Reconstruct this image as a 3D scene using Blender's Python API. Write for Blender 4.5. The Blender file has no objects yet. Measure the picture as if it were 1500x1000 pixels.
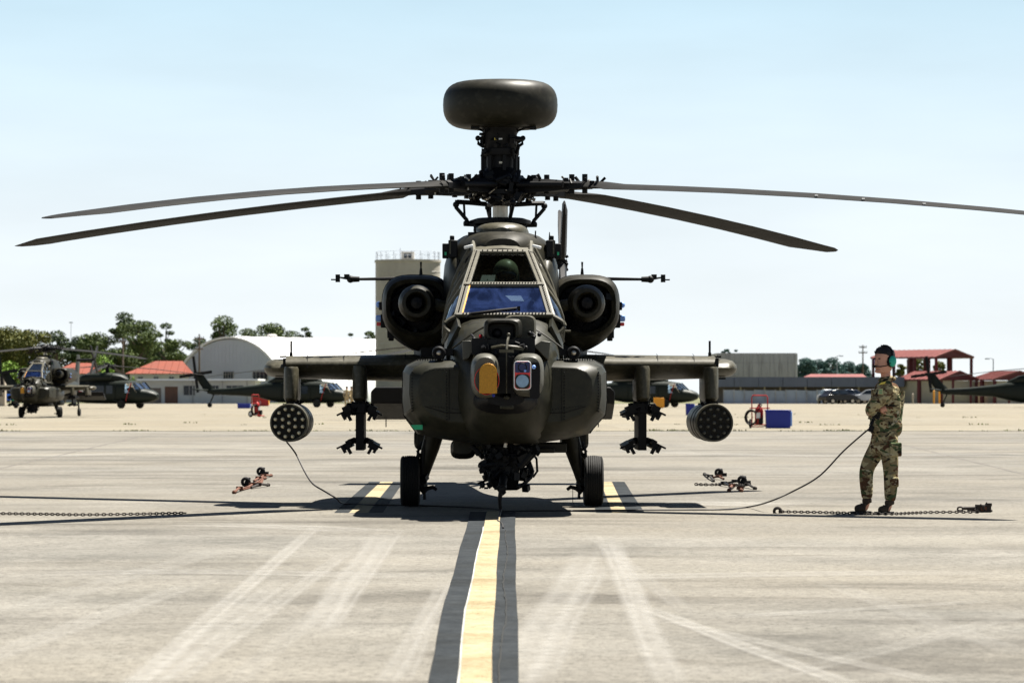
import bpy, bmesh, math, random
from math import sin, cos, pi, radians, sqrt, atan2
from mathutils import Vector, Matrix

random.seed(7)
scene = bpy.context.scene
COL = scene.collection

# ------------------------------------------------------------------ camera, sky, sun, exposure
CAMZ, CAMD, FPX, HZ = 1.22, 38.2, 5030.0, 576.0
cam_data = bpy.data.cameras.new("camera")
cam = bpy.data.objects.new("camera", cam_data)
COL.objects.link(cam)
cam.location = (0, -CAMD, CAMZ)
cam.rotation_euler = (radians(90), 0, 0)
cam_data.lens = FPX / 1500 * 36
cam_data.sensor_width = 36
cam_data.shift_y = (HZ - 500) / 1500
cam_data.clip_start = 0.5
cam_data.clip_end = 6000
cam_data.dof.use_dof = True
cam_data.dof.focus_distance = 36.0
cam_data.dof.aperture_fstop = 6.5
scene.camera = cam

SUN = Vector((0.34, 0.31, 1.0)).normalized()
world = bpy.data.worlds.new("World")
scene.world = world
world.use_nodes = True
wn = world.node_tree
bg = wn.nodes["Background"]
sky = wn.nodes.new("ShaderNodeTexSky")
sky.sky_type = 'NISHITA'
sky.sun_disc = False
sky.sun_elevation = math.asin(SUN.z)
sky.sun_rotation = atan2(SUN.x, SUN.y)
sky.altitude = 0
sky.air_density = 1.0
sky.dust_density = 0.6
sky.ozone_density = 1.0
# hazy air: the clear sky pales to white towards the horizon
bg.inputs[1].default_value = 0.0205
wtc = wn.nodes.new("ShaderNodeTexCoord"); wsep = wn.nodes.new("ShaderNodeSeparateXYZ")
wn.links.new(wtc.outputs['Generated'], wsep.inputs[0])
wabs = wn.nodes.new("ShaderNodeMath"); wabs.operation = 'ABSOLUTE'; wn.links.new(wsep.outputs[2], wabs.inputs[0])
wr = wn.nodes.new("ShaderNodeValToRGB"); cr = wr.color_ramp; cr.interpolation = 'EASE'
HK = 15.7
for i, (p, c) in enumerate(((0.0, (.95, .99, 1.0)), (.05, (.86, .95, 1.0)), (.115, (.62, .83, .96)), (.30, (.22, .42, .68)))):
    e = cr.elements[i] if i < 2 else cr.elements.new(p)
    e.position = p; e.color = (*c, 1)
cr.interpolation = 'LINEAR'
wmul = wn.nodes.new("ShaderNodeVectorMath"); wmul.operation = 'SCALE'; wmul.inputs['Scale'].default_value = HK
wn.links.new(wabs.outputs[0], wr.inputs[0]); wn.links.new(wr.outputs[0], wmul.inputs[0])
wf = wn.nodes.new("ShaderNodeMapRange"); wf.inputs[1].default_value = 0.12; wf.inputs[2].default_value = 0.25; wf.inputs[3].default_value = 1.0; wf.inputs[4].default_value = 0.0
wn.links.new(wabs.outputs[0], wf.inputs[0])
wmix = wn.nodes.new("ShaderNodeMix"); wmix.data_type = 'RGBA'
wn.links.new(wf.outputs[0], wmix.inputs[0]); wn.links.new(sky.outputs[0], wmix.inputs[6]); wn.links.new(wmul.outputs[0], wmix.inputs[7])
# faint uneven haze
wno = wn.nodes.new("ShaderNodeTexNoise"); wno.inputs['Scale'].default_value = 6; wno.inputs['Detail'].default_value = 5
wmp = wn.nodes.new("ShaderNodeMapping"); wmp.inputs['Scale'].default_value = (1, 1, 5)
wn.links.new(wtc.outputs['Generated'], wmp.inputs[0]); wn.links.new(wmp.outputs[0], wno.inputs['Vector'])
wrg = wn.nodes.new("ShaderNodeMapRange"); wrg.inputs[1].default_value = .35; wrg.inputs[2].default_value = .65; wrg.inputs[3].default_value = .95; wrg.inputs[4].default_value = 1.05
wn.links.new(wno.outputs[0], wrg.inputs[0])
wsc = wn.nodes.new("ShaderNodeVectorMath"); wsc.operation = 'SCALE'
wn.links.new(wmix.outputs[2], wsc.inputs[0]); wn.links.new(wrg.outputs[0], wsc.inputs['Scale'])
wn.links.new(wsc.outputs[0], bg.inputs[0])

sd = bpy.data.lights.new("sun", 'SUN')
sd.energy = 5.0
sd.angle = radians(0.5)
sd.color = (1.0, 0.955, 0.87)
sun = bpy.data.objects.new("sun", sd)
COL.objects.link(sun)
sun.rotation_euler = SUN.to_track_quat('Z', 'Y').to_euler()
sun.location = (30, 20, 100)

scene.view_settings.view_transform = 'Standard'
scene.view_settings.look = 'None'
scene.view_settings.exposure = 1.65
scene.view_settings.gamma = 1.0

# ------------------------------------------------------------------ materials
def new_mat(name):
    m = bpy.data.materials.new(name); m.use_nodes = True
    nt = m.node_tree
    return m, nt, nt.nodes["Principled BSDF"]

def N(nt, t, **kw):
    n = nt.nodes.new(t)
    for k, v in kw.items():
        if k.startswith("i_"):
            key = k[2:]
            n.inputs[int(key) if key.isdigit() else key].default_value = v
        else:
            setattr(n, k, v)
    return n

def ramp(nt, stops, interp='LINEAR'):
    r = nt.nodes.new("ShaderNodeValToRGB")
    r.color_ramp.interpolation = interp
    els = r.color_ramp.elements
    while len(els) < len(stops): els.new(0.5)
    for e, (p, c) in zip(els, stops):
        e.position = p
        e.color = (c[0], c[1], c[2], 1) if not isinstance(c, (int, float)) else (c, c, c, 1)
    return r

def paint(name, col, rough=0.5, var=0.25, scale=3.0, bump=0.0, metal=0.0, dirt=None, spec=0.28, stretch=(1,1,1)):
    m, nt, b = new_mat(name)
    tc = N(nt, "ShaderNodeTexCoord")
    mp = N(nt, "ShaderNodeMapping"); mp.inputs['Scale'].default_value = stretch
    nt.links.new(tc.outputs['Object'], mp.inputs[0])
    n1 = N(nt, "ShaderNodeTexNoise"); n1.inputs['Scale'].default_value = scale
    n1.inputs['Detail'].default_value = 8; n1.inputs['Roughness'].default_value = 0.65
    nt.links.new(mp.outputs[0], n1.inputs['Vector'])
    lo = tuple(c * (1 - var) for c in col); hi = tuple(min(1, c * (1 + var)) for c in col)
    r = ramp(nt, [(0.3, lo), (0.7, hi)])
    nt.links.new(n1.outputs[0], r.inputs[0])
    out = r.outputs[0]
    if dirt:
        n2 = N(nt, "ShaderNodeTexNoise"); n2.inputs['Scale'].default_value = scale * 2.7
        n2.inputs['Detail'].default_value = 6
        nt.links.new(mp.outputs[0], n2.inputs['Vector'])
        r2 = ramp(nt, [(0.52, 0.0), (0.72, 0.6)])
        nt.links.new(n2.outputs[0], r2.inputs[0])
        mx = N(nt, "ShaderNodeMix", data_type='RGBA')
        nt.links.new(r2.outputs[0], mx.inputs[0])
        nt.links.new(out, mx.inputs[6]); mx.inputs[7].default_value = (*dirt, 1)
        out = mx.outputs[2]
    nt.links.new(out, b.inputs['Base Color'])
    b.inputs['Metallic'].default_value = metal
    b.inputs['Specular IOR Level'].default_value = spec
    rr = N(nt, "ShaderNodeMapRange"); rr.inputs[3].default_value = max(0.02, rough - 0.12); rr.inputs[4].default_value = min(1, rough + 0.15)
    nt.links.new(n1.outputs[0], rr.inputs[0]); nt.links.new(rr.outputs[0], b.inputs['Roughness'])
    if bump:
        bp = N(nt, "ShaderNodeBump"); bp.inputs['Strength'].default_value = bump; bp.inputs['Distance'].default_value = 0.02
        nt.links.new(n1.outputs[0], bp.inputs['Height']); nt.links.new(bp.outputs[0], b.inputs['Normal'])
    return m

M = {}
M['olive'] = paint('olive_drab_paint', (0.0145, 0.013, 0.0075), 0.45, 0.35, 4.0, 0.05, dirt=(0.042, 0.038, 0.026), spec=0.2)
M['olive2'] = paint('olive_drab_sunlit_tone', (0.052, 0.047, 0.030), 0.42, 0.2, 9.0, 0.06, dirt=(0.12, 0.11, 0.08))  # lighter olive copy, sunlit brightness of the tops put into its colour
M['nose'] = paint('grey_green_nose_paint', (0.021, 0.0205, 0.0135), 0.42, 0.42, 6.0, 0.04, dirt=(0.036, 0.032, 0.022), spec=0.2)
M['olive_far'] = paint('dark_green_paint', (0.010, 0.014, 0.010), 0.5, 0.3, 1.2, spec=0.2)
M['frame'] = paint('sunlit_tone_frame_paint', (0.074, 0.068, 0.048), 0.5, 0.2, 9.0, 0.06, dirt=(0.08, 0.07, 0.045))  # sunlit look of the canopy frames put into a lighter base colour
M['sensor'] = paint('sensor_housing_paint', (0.075, 0.072, 0.058), 0.4, 0.15, 8.0)
M['black'] = paint('black_metal', (0.004, 0.004, 0.005), 0.55, 0.4, 14.0, spec=0.2)
M['blade'] = paint('blade_paint', (0.017, 0.0165, 0.0155), 0.6, 0.2, 5.0, spec=0.06)
M['rubber'] = paint('tyre_rubber', (0.008, 0.0078, 0.0075), 0.75, 0.35, 20.0, 0.1, dirt=(0.022, 0.02, 0.018))
M['steel'] = paint('bare_steel', (0.42, 0.38, 0.32), 0.35, 0.2, 20.0, metal=0.8)
M['rust'] = paint('rusty_steel', (0.11, 0.045, 0.026), 0.8, 0.4, 30.0, 0.2)
M['chain'] = paint('dark_chain_steel', (0.03, 0.024, 0.02), 0.7, 0.5, 30.0, metal=0.2)
M['white'] = paint('white_paint', (0.70, 0.70, 0.69), 0.5, 0.06, 5.0)
M['red'] = paint('red_paint', (0.36, 0.022, 0.02), 0.4, 0.15, 5.0)
M['redlens'] = paint('red_lens', (0.65, 0.03, 0.03), 0.15, 0.1, 5.0)
M['green'] = paint('green_marking', (0.02, 0.34, 0.16), 0.4, 0.1, 9.0)
M['yellow'] = paint('yellow_marking', (0.62, 0.50, 0.08), 0.5, 0.1, 9.0)
M['gold'] = paint('gold_window_cover', (0.42, 0.20, 0.02), 0.32, 0.25, 60.0, 0.3, metal=0.25)
M['blue'] = paint('blue_plastic', (0.018, 0.03, 0.26), 0.4, 0.12, 2.0)
M['bluelight'] = paint('light_blue_plastic', (0.22, 0.38, 0.80), 0.4, 0.1, 2.0)
M['orange'] = paint('orange_plastic', (0.80, 0.34, 0.03), 0.45, 0.1, 2.0)
M['camotan'] = paint('tan_cloth', (0.42, 0.32, 0.18), 0.9, 0.2, 20.0)

def glass_mat(name, tint=(0.35, 0.45, 0.42), refl=0.12, rough=0.02, refl_col=(1, 1, 1)):
    m = bpy.data.materials.new(name); m.use_nodes = True
    nt = m.node_tree; nt.nodes.clear()
    o = N(nt, "ShaderNodeOutputMaterial")
    tr = N(nt, "ShaderNodeBsdfTransparent"); tr.inputs[0].default_value = (*tint, 1)
    gl = N(nt, "ShaderNodeBsdfGlossy"); gl.inputs['Roughness'].default_value = rough; gl.inputs[0].default_value = (*refl_col, 1)
    fr = N(nt, "ShaderNodeFresnel"); fr.inputs[0].default_value = 1.5
    ad = N(nt, "ShaderNodeMath", operation='ADD'); ad.inputs[1].default_value = refl; ad.use_clamp = True
    tc = N(nt, "ShaderNodeTexCoord"); no = N(nt, "ShaderNodeTexNoise"); no.inputs['Scale'].default_value = 2.6; no.inputs['Detail'].default_value = 7; no.inputs['Distortion'].default_value = 1.5
    nt.links.new(tc.outputs['Object'], no.inputs['Vector'])
    mr = N(nt, "ShaderNodeMapRange"); mr.inputs[1].default_value = .42; mr.inputs[2].default_value = .62; mr.inputs[3].default_value = refl*.4; mr.inputs[4].default_value = refl*1.6+.03
    nt.links.new(no.outputs[0], mr.inputs[0]); nt.links.new(mr.outputs[0], ad.inputs[1])
    bp = N(nt, "ShaderNodeBump"); bp.inputs['Strength'].default_value = .12; bp.inputs['Distance'].default_value = .03
    nt.links.new(no.outputs[0], bp.inputs['Height']); nt.links.new(bp.outputs[0], gl.inputs['Normal'])
    nt.links.new(fr.outputs[0], ad.inputs[0])
    mx = N(nt, "ShaderNodeMixShader")
    nt.links.new(ad.outputs[0], mx.inputs[0]); nt.links.new(tr.outputs[0], mx.inputs[1]); nt.links.new(gl.outputs[0], mx.inputs[2])
    nt.links.new(mx.outputs[0], o.inputs[0])
    return m
M['glass'] = glass_mat('canopy_glass', (0.42, 0.5, 0.46), 0.05)
M['glass_front'] = glass_mat('windscreen_glass', (0.45, 0.56, 0.78), 0.36, 0.05, (0.34, 0.50, 1.0))
M['glass_side'] = glass_mat('side_glass', (0.3, 0.35, 0.4), 0.45, 0.04)
M['lens'] = glass_mat('sensor_lens', (0.02, 0.03, 0.06), 0.55, 0.1, (0.5, 0.66, 1.0))
M['deepblue'] = paint('blue_coated_lens', (0.01, 0.016, 0.09), 0.1, 0.2, 5.0)
M['darkglass'] = paint('dark_window', (0.02, 0.028, 0.04), 0.08, 0.3, 2.0)

# ------------------------------------------------------------------ mesh builder
class MB:
    def __init__(s): s.v = []; s.f = []
    def add(s, vs, fs, mx=None):
        o = len(s.v)
        if mx is not None: vs = [mx @ Vector(v) for v in vs]
        s.v += [tuple(v) for v in vs]; s.f += [tuple(o + i for i in f) for f in fs]
        return s
    def box(s, c, d, rz=0, rx=0, ry=0, taper=1.0):
        x, y, z = d[0] / 2, d[1] / 2, d[2] / 2; t = taper
        vs = [(-x, -y, -z), (x, -y, -z), (x, y, -z), (-x, y, -z), (-x*t, -y*t, z), (x*t, -y*t, z), (x*t, y*t, z), (-x*t, y*t, z)]
        fs = [(0, 3, 2, 1), (4, 5, 6, 7), (0, 1, 5, 4), (1, 2, 6, 5), (2, 3, 7, 6), (3, 0, 4, 7)]
        mx = Matrix.Translation(c) @ Matrix.Rotation(rz, 4, 'Z') @ Matrix.Rotation(ry, 4, 'Y') @ Matrix.Rotation(rx, 4, 'X')
        return s.add(vs, fs, mx)
    def box2(s, a, b):
        return s.box([(a[i] + b[i]) / 2 for i in range(3)], [abs(b[i] - a[i]) for i in range(3)])
    def cyl(s, p0, p1, r0, r1=None, n=12, caps=True):
        r1 = r0 if r1 is None else r1
        p0, p1 = Vector(p0), Vector(p1)
        q = (p1 - p0).to_track_quat('Z', 'Y')
        vs = []
        for p, r in ((p0, r0), (p1, r1)):
            for i in range(n):
                a = 2 * pi * i / n
                vs.append(p + q @ Vector((r * cos(a), r * sin(a), 0)))
        fs = [(i, (i + 1) % n, n + (i + 1) % n, n + i) for i in range(n)]
        if caps: fs += [tuple(reversed(range(n))), tuple(range(n, 2 * n))]
        return s.add(vs, fs)
    def tube(s, pts, r, n=6, closed=False):
        pts = [Vector(p) for p in pts]
        rs = r if isinstance(r, (list, tuple)) else [r] * len(pts)
        rings = []; up = Vector((0.13, 0.21, 1)).normalized()
        L = len(pts)
        for i, p in enumerate(pts):
            if closed: d = pts[(i + 1) % L] - pts[i - 1]
            else: d = pts[min(i + 1, L - 1)] - pts[max(i - 1, 0)]
            d.normalize()
            a = d.cross(up)
            if a.length < 0.05: a = d.cross(Vector((1, 0, 0)))
            a.normalize(); b = d.cross(a)
            rings.append([p + a * rs[i] * cos(2 * pi * k / n) + b * rs[i] * sin(2 * pi * k / n) for k in range(n)])
        return s.loft(rings, not closed, closed)
    def loft(s, rings, cap=True, closed=False):
        n = len(rings[0]); o = len(s.v)
        for r in rings: s.v += [tuple(p) for p in r]
        m = len(rings)
        for j in range(m if closed else m - 1):
            k = (j + 1) % m
            for i in range(n):
                i2 = (i + 1) % n
                s.f.append((o + j*n + i, o + j*n + i2, o + k*n + i2, o + k*n + i))
        if cap:
            s.f.append(tuple(o + i for i in reversed(range(n))))
            s.f.append(tuple(o + (m-1)*n + i for i in range(n)))
        return s
    def lathe(s, prof, mx=None, n=24, cap=True):
        rings = [[(r * cos(2*pi*i/n), r * sin(2*pi*i/n), z) for i in range(n)] for r, z in prof]
        if mx is not None: rings = [[mx @ Vector(p) for p in r] for r in rings]
        return s.loft(rings, cap)
    def ball(s, c, r, n=12, m=8):
        r = (r, r, r) if isinstance(r, (int, float)) else r
        rings = []
        for j in range(m + 1):
            t = -pi/2 + pi * j / m; k = max(cos(t), 0.02)
            rings.append([(c[0] + r[0]*k*cos(2*pi*i/n), c[1] + r[1]*k*sin(2*pi*i/n), c[2] + r[2]*sin(t)) for i in range(n)])
        return s.loft(rings)
    def torus(s, c, R, r, axis='Y', n=20, m=6, sq=1.0):
        pts = []
        for i in range(n):
            a = 2*pi*i/n; u, w = R*cos(a), R*sin(a)*sq
            pts.append({'Y': (c[0]+u, c[1], c[2]+w), 'Z': (c[0]+u, c[1]+w, c[2]), 'X': (c[0], c[1]+u, c[2]+w)}[axis])
        return s.tube(pts, r, m, True)
    def prism(s, poly, y0, y1, axis='Y'):
        """poly of (a,b) extruded along the axis: Y -> (x,z), X -> (y,z), Z -> (x,y)"""
        def P(a, b, t): return {'Y': (a, t, b), 'X': (t, a, b), 'Z': (a, b, t)}[axis]
        n = len(poly)
        vs = [P(a, b, y0) for a, b in poly] + [P(a, b, y1) for a, b in poly]
        fs = [(i, (i+1) % n, n + (i+1) % n, n + i) for i in range(n)] + [tuple(reversed(range(n))), tuple(range(n, 2*n))]
        return s.add(vs, fs)
    def bar(s, p0, p1, w, t, nrm):
        p0, p1 = Vector(p0), Vector(p1); d = (p1-p0).normalized(); nrm = Vector(nrm)
        side = d.cross(nrm).normalized(); nn = side.cross(d).normalized()
        vs = []
        for p in (p0, p1):
            for a, b in ((-1, -1), (1, -1), (1, 1), (-1, 1)): vs.append(p + side*a*w/2 + nn*b*t/2)
        return s.add(vs, [(0,1,5,4),(1,2,6,5),(2,3,7,6),(3,0,4,7),(3,2,1,0),(4,5,6,7)])
    def quad(s, a, b, c, d): return s.add([a, b, c, d], [(0, 1, 2, 3)])
    def mirror(s):
        n = MB(); n.v = [(-x, y, z) for x, y, z in s.v]; n.f = [tuple(reversed(f)) for f in s.f]; return n
    def mesh(s, name, mat, sharp=38):
        me = bpy.data.meshes.new(name)
        me.from_pydata(s.v, [], s.f)
        bm = bmesh.new(); bm.from_mesh(me); bmesh.ops.recalc_face_normals(bm, faces=bm.faces); bm.to_mesh(me); bm.free()
        if mat is not None: me.materials.append(mat)
        if sharp:
            me.shade_smooth(); me.set_sharp_from_angle(angle=radians(sharp))
        return me
    def build(s, name, mat, parent=None, sharp=38, bevel=0, **tags):
        o = bpy.data.objects.new(name, s.mesh(name, mat, sharp))
        COL.objects.link(o)
        if parent is not None: o.parent = parent
        if bevel:
            b = o.modifiers.new("bevel", 'BEVEL'); b.width = bevel; b.segments = 2; b.limit_method = 'ANGLE'; b.angle_limit = radians(35)
        for k, v in tags.items(): o[k] = v
        return o

def thing(name, label, cat, loc=(0, 0, 0), rz=0, group=None):
    o = bpy.data.objects.new(name, None); COL.objects.link(o)
    o.empty_display_size = 0.3
    o.location = loc; o.rotation_euler = (0, 0, rz)
    o['label'] = label; o['category'] = cat
    if group: o['group'] = group
    return o

def part(name, mesh, parent, loc=(0, 0, 0), rot=(0, 0, 0), scale=(1, 1, 1), **tags):
    o = bpy.data.objects.new(name, mesh); COL.objects.link(o); o.parent = parent
    o.location = loc; o.rotation_euler = rot; o.scale = scale
    for k, v in tags.items(): o[k] = v
    return o

def copy_tree(o, parent=None, skip=()):
    c = o.copy(); COL.objects.link(c); c.parent = parent
    for ch in list(o.children):
        if ch.name.split('.')[0] in skip: continue
        copy_tree(ch, c, skip)
    return c

def W(px, py, d):
    """photo pixel at distance d from the camera -> world"""
    s = FPX / d
    return Vector(((px - 750) / s, d - CAMD, CAMZ + (HZ - py) / s))
def G(px, d): return Vector(((px - 750) * d / FPX, d - CAMD, 0))

def clutter(mb, c, d, n, smin=0.02, smax=0.07, seed=1):
    """pipes, fittings, boxes of a mechanical assembly inside the box c +- d"""
    rg = random.Random(seed)
    for i in range(n):
        p = [c[k] + rg.uniform(-d[k], d[k]) for k in range(3)]
        t = rg.random(); s_ = rg.uniform(smin, smax)
        if t < 0.45: mb.box(p, (s_*rg.uniform(.5, 1.6), s_*rg.uniform(.5, 1.6), s_*rg.uniform(.5, 1.4)), rg.uniform(-.6, .6), rg.uniform(-.4, .4), rg.uniform(-.6, .6))
        elif t < 0.8:
            q = Vector((rg.uniform(-1, 1), rg.uniform(-1, 1), rg.uniform(-1, 1))).normalized() * s_ * 1.3
            mb.cyl(Vector(p) - q, Vector(p) + q, s_ * rg.uniform(.2, .45), n=8)
        else: mb.ball(p, s_ * 0.45, 8, 5)
    return mb
# ------------------------------------------------------------------ attack helicopter (local frame: mast axis at x=y=0, nose to -y, ground z=0)
def H(px, py, y):
    s = FPX / (CAMD + y)
    return Vector(((px - 750) / s + 0.13 + 0.016 * y, y, CAMZ + (HZ - py) / s))
def HZt(py, y): return CAMZ + (HZ - py) * (CAMD + y) / FPX

def sec(y, hw, zb, zt, e=3.0, n=28, cx=0.0):
    cz, hh = (zb + zt) / 2, (zt - zb) / 2
    out = []
    for i in range(n):
        a = 2 * pi * (i + .5) / n; c, s_ = cos(a), sin(a)
        out.append((cx + hw * math.copysign(abs(c) ** (2 / e), c), y, cz + hh * math.copysign(abs(s_) ** (2 / e), s_)))
    return out

def both(fn, root):
    """build a part on the +x side and its mirror on the -x side"""
    for side in (1, -1): fn(side, root)

def interp_secs(secs, k=3):
    """smooth the list of (y,hw,zb,zt,e) with Catmull-Rom"""
    out = []
    for i in range(len(secs) - 1):
        p0, p1, p2, p3 = secs[max(i-1, 0)], secs[i], secs[i+1], secs[min(i+2, len(secs)-1)]
        for j in range(k):
            t = j / k
            out.append([0.5*((2*b) + (c-a)*t + (2*a-5*b+4*c-d)*t*t + (3*b-a-3*c+d)*t**3) for a, b, c, d in zip(p0, p1, p2, p3)])
    out.append(list(secs[-1]))
    return out

attack = thing('attack_helicopter', 'large dark olive attack helicopter facing the camera, round radar dome on its mast', 'helicopter', (-0.13, 0, 0), 0.016)

def hull():
    m = MB()
    S = [(-4.42, .22, 1.05, 1.40, 2.4), (-4.34, .33, .93, 1.54, 2.5), (-4.15, .43, .80, 1.70, 2.6), (-3.85, .52, .73, 1.87, 3.0), (-3.55, .565, .70, 1.955, 3.6), (-3.28, .58, .70, 1.99, 4.2)]
    m.loft([sec(*q) for q in interp_secs(S)])
    S = [(-3.31, .56, .69, 1.80, 4), (-2.6, .585, .68, 1.80, 4), (-1.5, .60, .68, 1.82, 4), (-.5, .60, .70, 1.95, 3.6), (1.2, .58, .76, 2.0, 3.4), (2.6, .46, .92, 2.0, 3), (4.2, .33, 1.12, 1.95, 2.6), (6.5, .25, 1.25, 1.92, 2.4), (8.9, .16, 1.35, 1.85, 2.2)]
    m.loft([sec(*q) for q in interp_secs(S)])
    # belly bay
    m.loft([sec(-1.4, .33, .58, .72, 4), sec(-1.2, .38, .55, .8, 4), sec(.8, .38, .55, .8, 4), sec(1.1, .3, .62, .8, 4)])
    return m.build('fuselage', M['nose'], attack)
hull()
# deck in front of the windscreen: panel edges
m = MB()
m.tube([H(663+i*11.5, 512-sin(pi*i/14)*40, -4.02) + Vector((0, 0, .012)) for i in range(15)], .009, 5)
m.build('nose_seam', M['olive'], attack)

# transmission fairing
m = MB()
S = [(-1.80, .20, 2.55, 2.86, 2.6), (-1.6, .36, 2.2, 2.93, 2.8), (-1.2, .53, 2.0, 2.965, 3.2), (-.6, .60, 1.9, 2.98, 3.6), (.6, .60, 1.9, 2.98, 3.6), (1.8, .50, 1.9, 2.8, 3.2), (3.0, .30, 1.9, 2.35, 2.8), (4.6, .12, 1.9, 2.0, 2.4)]
m.loft([sec(*q) for q in interp_secs(S)])
m.build('transmission_fairing', M['olive'], attack)
m = MB()
S = [(-1.35, .10, 2.86, 3.0, 2.2), (-1.25, .22, 2.84, 3.05, 2.4), (-.95, .29, 2.84, 3.07, 2.6), (-.3, .30, 2.84, 3.07, 2.6), (.5, .2, 2.84, 3.02, 2.6), (.8, .08, 2.84, 2.95, 2.4)]
m.loft([sec(*q) for q in interp_secs(S)])
m.build('mast_fairing', M['olive2'], attack)
# side shoulder of the fuselage between canopy and engines
for sd_ in (1, -1):
    m = MB()
    S = [(-1.5, .05, 2.2, 2.55, 2.4), (-1.3, .12, 2.0, 2.70, 2.6), (-.7, .16, 1.9, 2.78, 3), (.5, .16, 1.9, 2.78, 3), (1.4, .1, 1.9, 2.5, 2.6)]
    m.loft([sec(q[0], q[1], q[2], q[3], q[4], 18, sd_*.47) for q in interp_secs(S)])
    m.build('fuselage_shoulder', M['olive'], attack)

# side of the airframe between canopy sill, wing root and engine
for sd_ in (1, -1):
    m = MB(); m.loft([sec(-.5, .22, 1.5, 1.80, 4, 20, .66*sd_), sec(-.2, .28, 1.45, 1.86, 4, 20, .68*sd_), sec(1.2, .26, 1.45, 1.85, 4, 20, .68*sd_), sec(1.7, .1, 1.5, 1.8, 3, 20, .6*sd_)])
    m.build('wing_root_fairing', M['black'], attack)

# ---- cheek fairings
FAB = [  # y, polygon (x,z) for the +x side
 (-4.02, [(.30, .92), (.55, .93), (.74, 1.00), (.84, 1.10), (.86, 1.25), (.85, 1.36), (.80, 1.43), (.70, 1.47), (.50, 1.48), (.30, 1.48)]),
 (-3.92, [(.30, .82), (.58, .84), (.80, .93), (.94, 1.06), (.96, 1.22), (.955, 1.40), (.91, 1.47), (.78, 1.52), (.55, 1.53), (.30, 1.53)]),
 (-3.72, [(.30, .75), (.60, .79), (.83, .86), (.99, 1.02), (1.01, 1.18), (1.005, 1.43), (.97, 1.49), (.85, 1.545), (.60, 1.56), (.30, 1.56)]),
 (-3.40, [(.30, .71), (.62, .76), (.86, .82), (1.02, 1.00), (1.035, 1.15), (1.03, 1.44), (.99, 1.51), (.88, 1.56), (.62, 1.57), (.30, 1.57)]),
 (-2.4,  [(.30, .70), (.66, .745), (.90, .80), (1.03, .98), (1.035, 1.15), (1.03, 1.43), (.99, 1.50), (.88, 1.55), (.62, 1.56), (.30, 1.56)]),
 (-.6,   [(.30, .70), (.64, .75), (.86, .80), (.98, .96), (1.0, 1.12), (.99, 1.38), (.95, 1.45), (.86, 1.50), (.62, 1.52), (.30, 1.52)]),
 (1.4,   [(.30, .80), (.52, .85), (.66, .92), (.72, 1.02), (.74, 1.14), (.73, 1.32), (.70, 1.38), (.64, 1.42), (.52, 1.44), (.30, 1.44)]),
]
for sd_ in (1, -1):
    m = MB(); m.loft([[(x*sd_, y, z) for x, z in p] for y, p in FAB])
    f = m.build('cheek_fairing', M['nose'], attack, 28, bevel=.012)
    r = MB()
    for y in (-3.93,):
        for k in range(14): r.cyl((sd_*.93, -3.915+.0, 1.04+k*.03), (sd_*.93, -3.955, 1.04+k*.03), .008, n=6)
    for k in range(18): r.cyl((sd_*(.45+k*.025), -3.80, 1.545), (sd_*(.45+k*.025), -3.80, 1.565), .0055, n=6)
    r.build('rivet_row', M['black'], f, kind='stuff')
    sm = MB()
    for y_, poly in (FAB[3], FAB[4]):
        sm.tube([(x*sd_*1.003, y_-.02, z) for x, z in poly[2:9]], .004, 4)
    sm.tube([(x*sd_, y_-.008, z) for x, y_, z in ((.56, -4.025, .95), (.56, -4.03, 1.2), (.56, -4.03, 1.47))], .0035, 4)
    sm.tube([(x*sd_, y_-.008, z) for x, y_, z in ((.34, -4.03, 1.02), (.6, -4.03, 1.03), (.80, -4.02, 1.09))], .0035, 4)
    sm.build('panel_seam', M['black'], f, kind='stuff')
    r = MB()
    for k in range(16): r.ball((sd_*(.585), -4.034, .96+k*.031), .0075, 6, 4)
    for k in range(15): r.ball((sd_*(.36+k*.028), -4.034, 1.045+.0035*k), .0055, 6, 4)
    for k in range(15): r.ball((sd_*(.36+k*.028), -4.034, 1.455), .0055, 6, 4)
    r.build('rivet_row', M['black'], f, kind='stuff')
# small fairing details
for c in (H(840, 577, -3.95), H(642, 582, -3.98)):
    MB().ball(c, .028, 10, 8).cyl(c, c+Vector((-.02, .02, -.09)), .016, .008, 8).build('mirror_knob', M['black'], attack)
g = MB(); g.prism([(H(602, 0, -3.9).x, HZt(622, -3.9)), (H(619, 0, -3.9).x, HZt(622, -3.9)), (H(619, 0, -3.9).x, HZt(629, -3.9)), (H(607, 0, -3.9).x, HZt(629, -3.9))], -3.93, -3.80)
g.build('green_marker_panel', M['green'], attack)
m = MB()
for px, py in ((657, 617), (657, 622), (824, 612)): m.box(H(px, py, -4.0)+Vector((0, .09, 0)), (.012, .02, .03))
m.build('yellow_stencil', M['yellow'], attack, kind='stuff')
# formation lamps on the fairing tops
for px in (643, 840):
    c = H(px, 517, -3.75)
    m = MB(); m.lathe([(.0, 0), (.065, 0), (.07, .02), (.07, .10), (.05, .18), (.0, .18)], Matrix.Translation(c+Vector((0, -.09, 0))) @ Matrix.Rotation(radians(-90), 4, 'X'), 18)
    m.box(c+Vector((-.06 if px > 740 else .06, .02, .01)), (.16, .10, .07)); m.torus(c+Vector((0, -.10, 0)), .052, .012)
    o = m.build('warning_sensor', M['black'], attack)
    MB().ball(c+Vector((0, -.105, 0)), (.026, .012, .026), 12, 6).build('sensor_eye', M['steel'], o)

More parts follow.
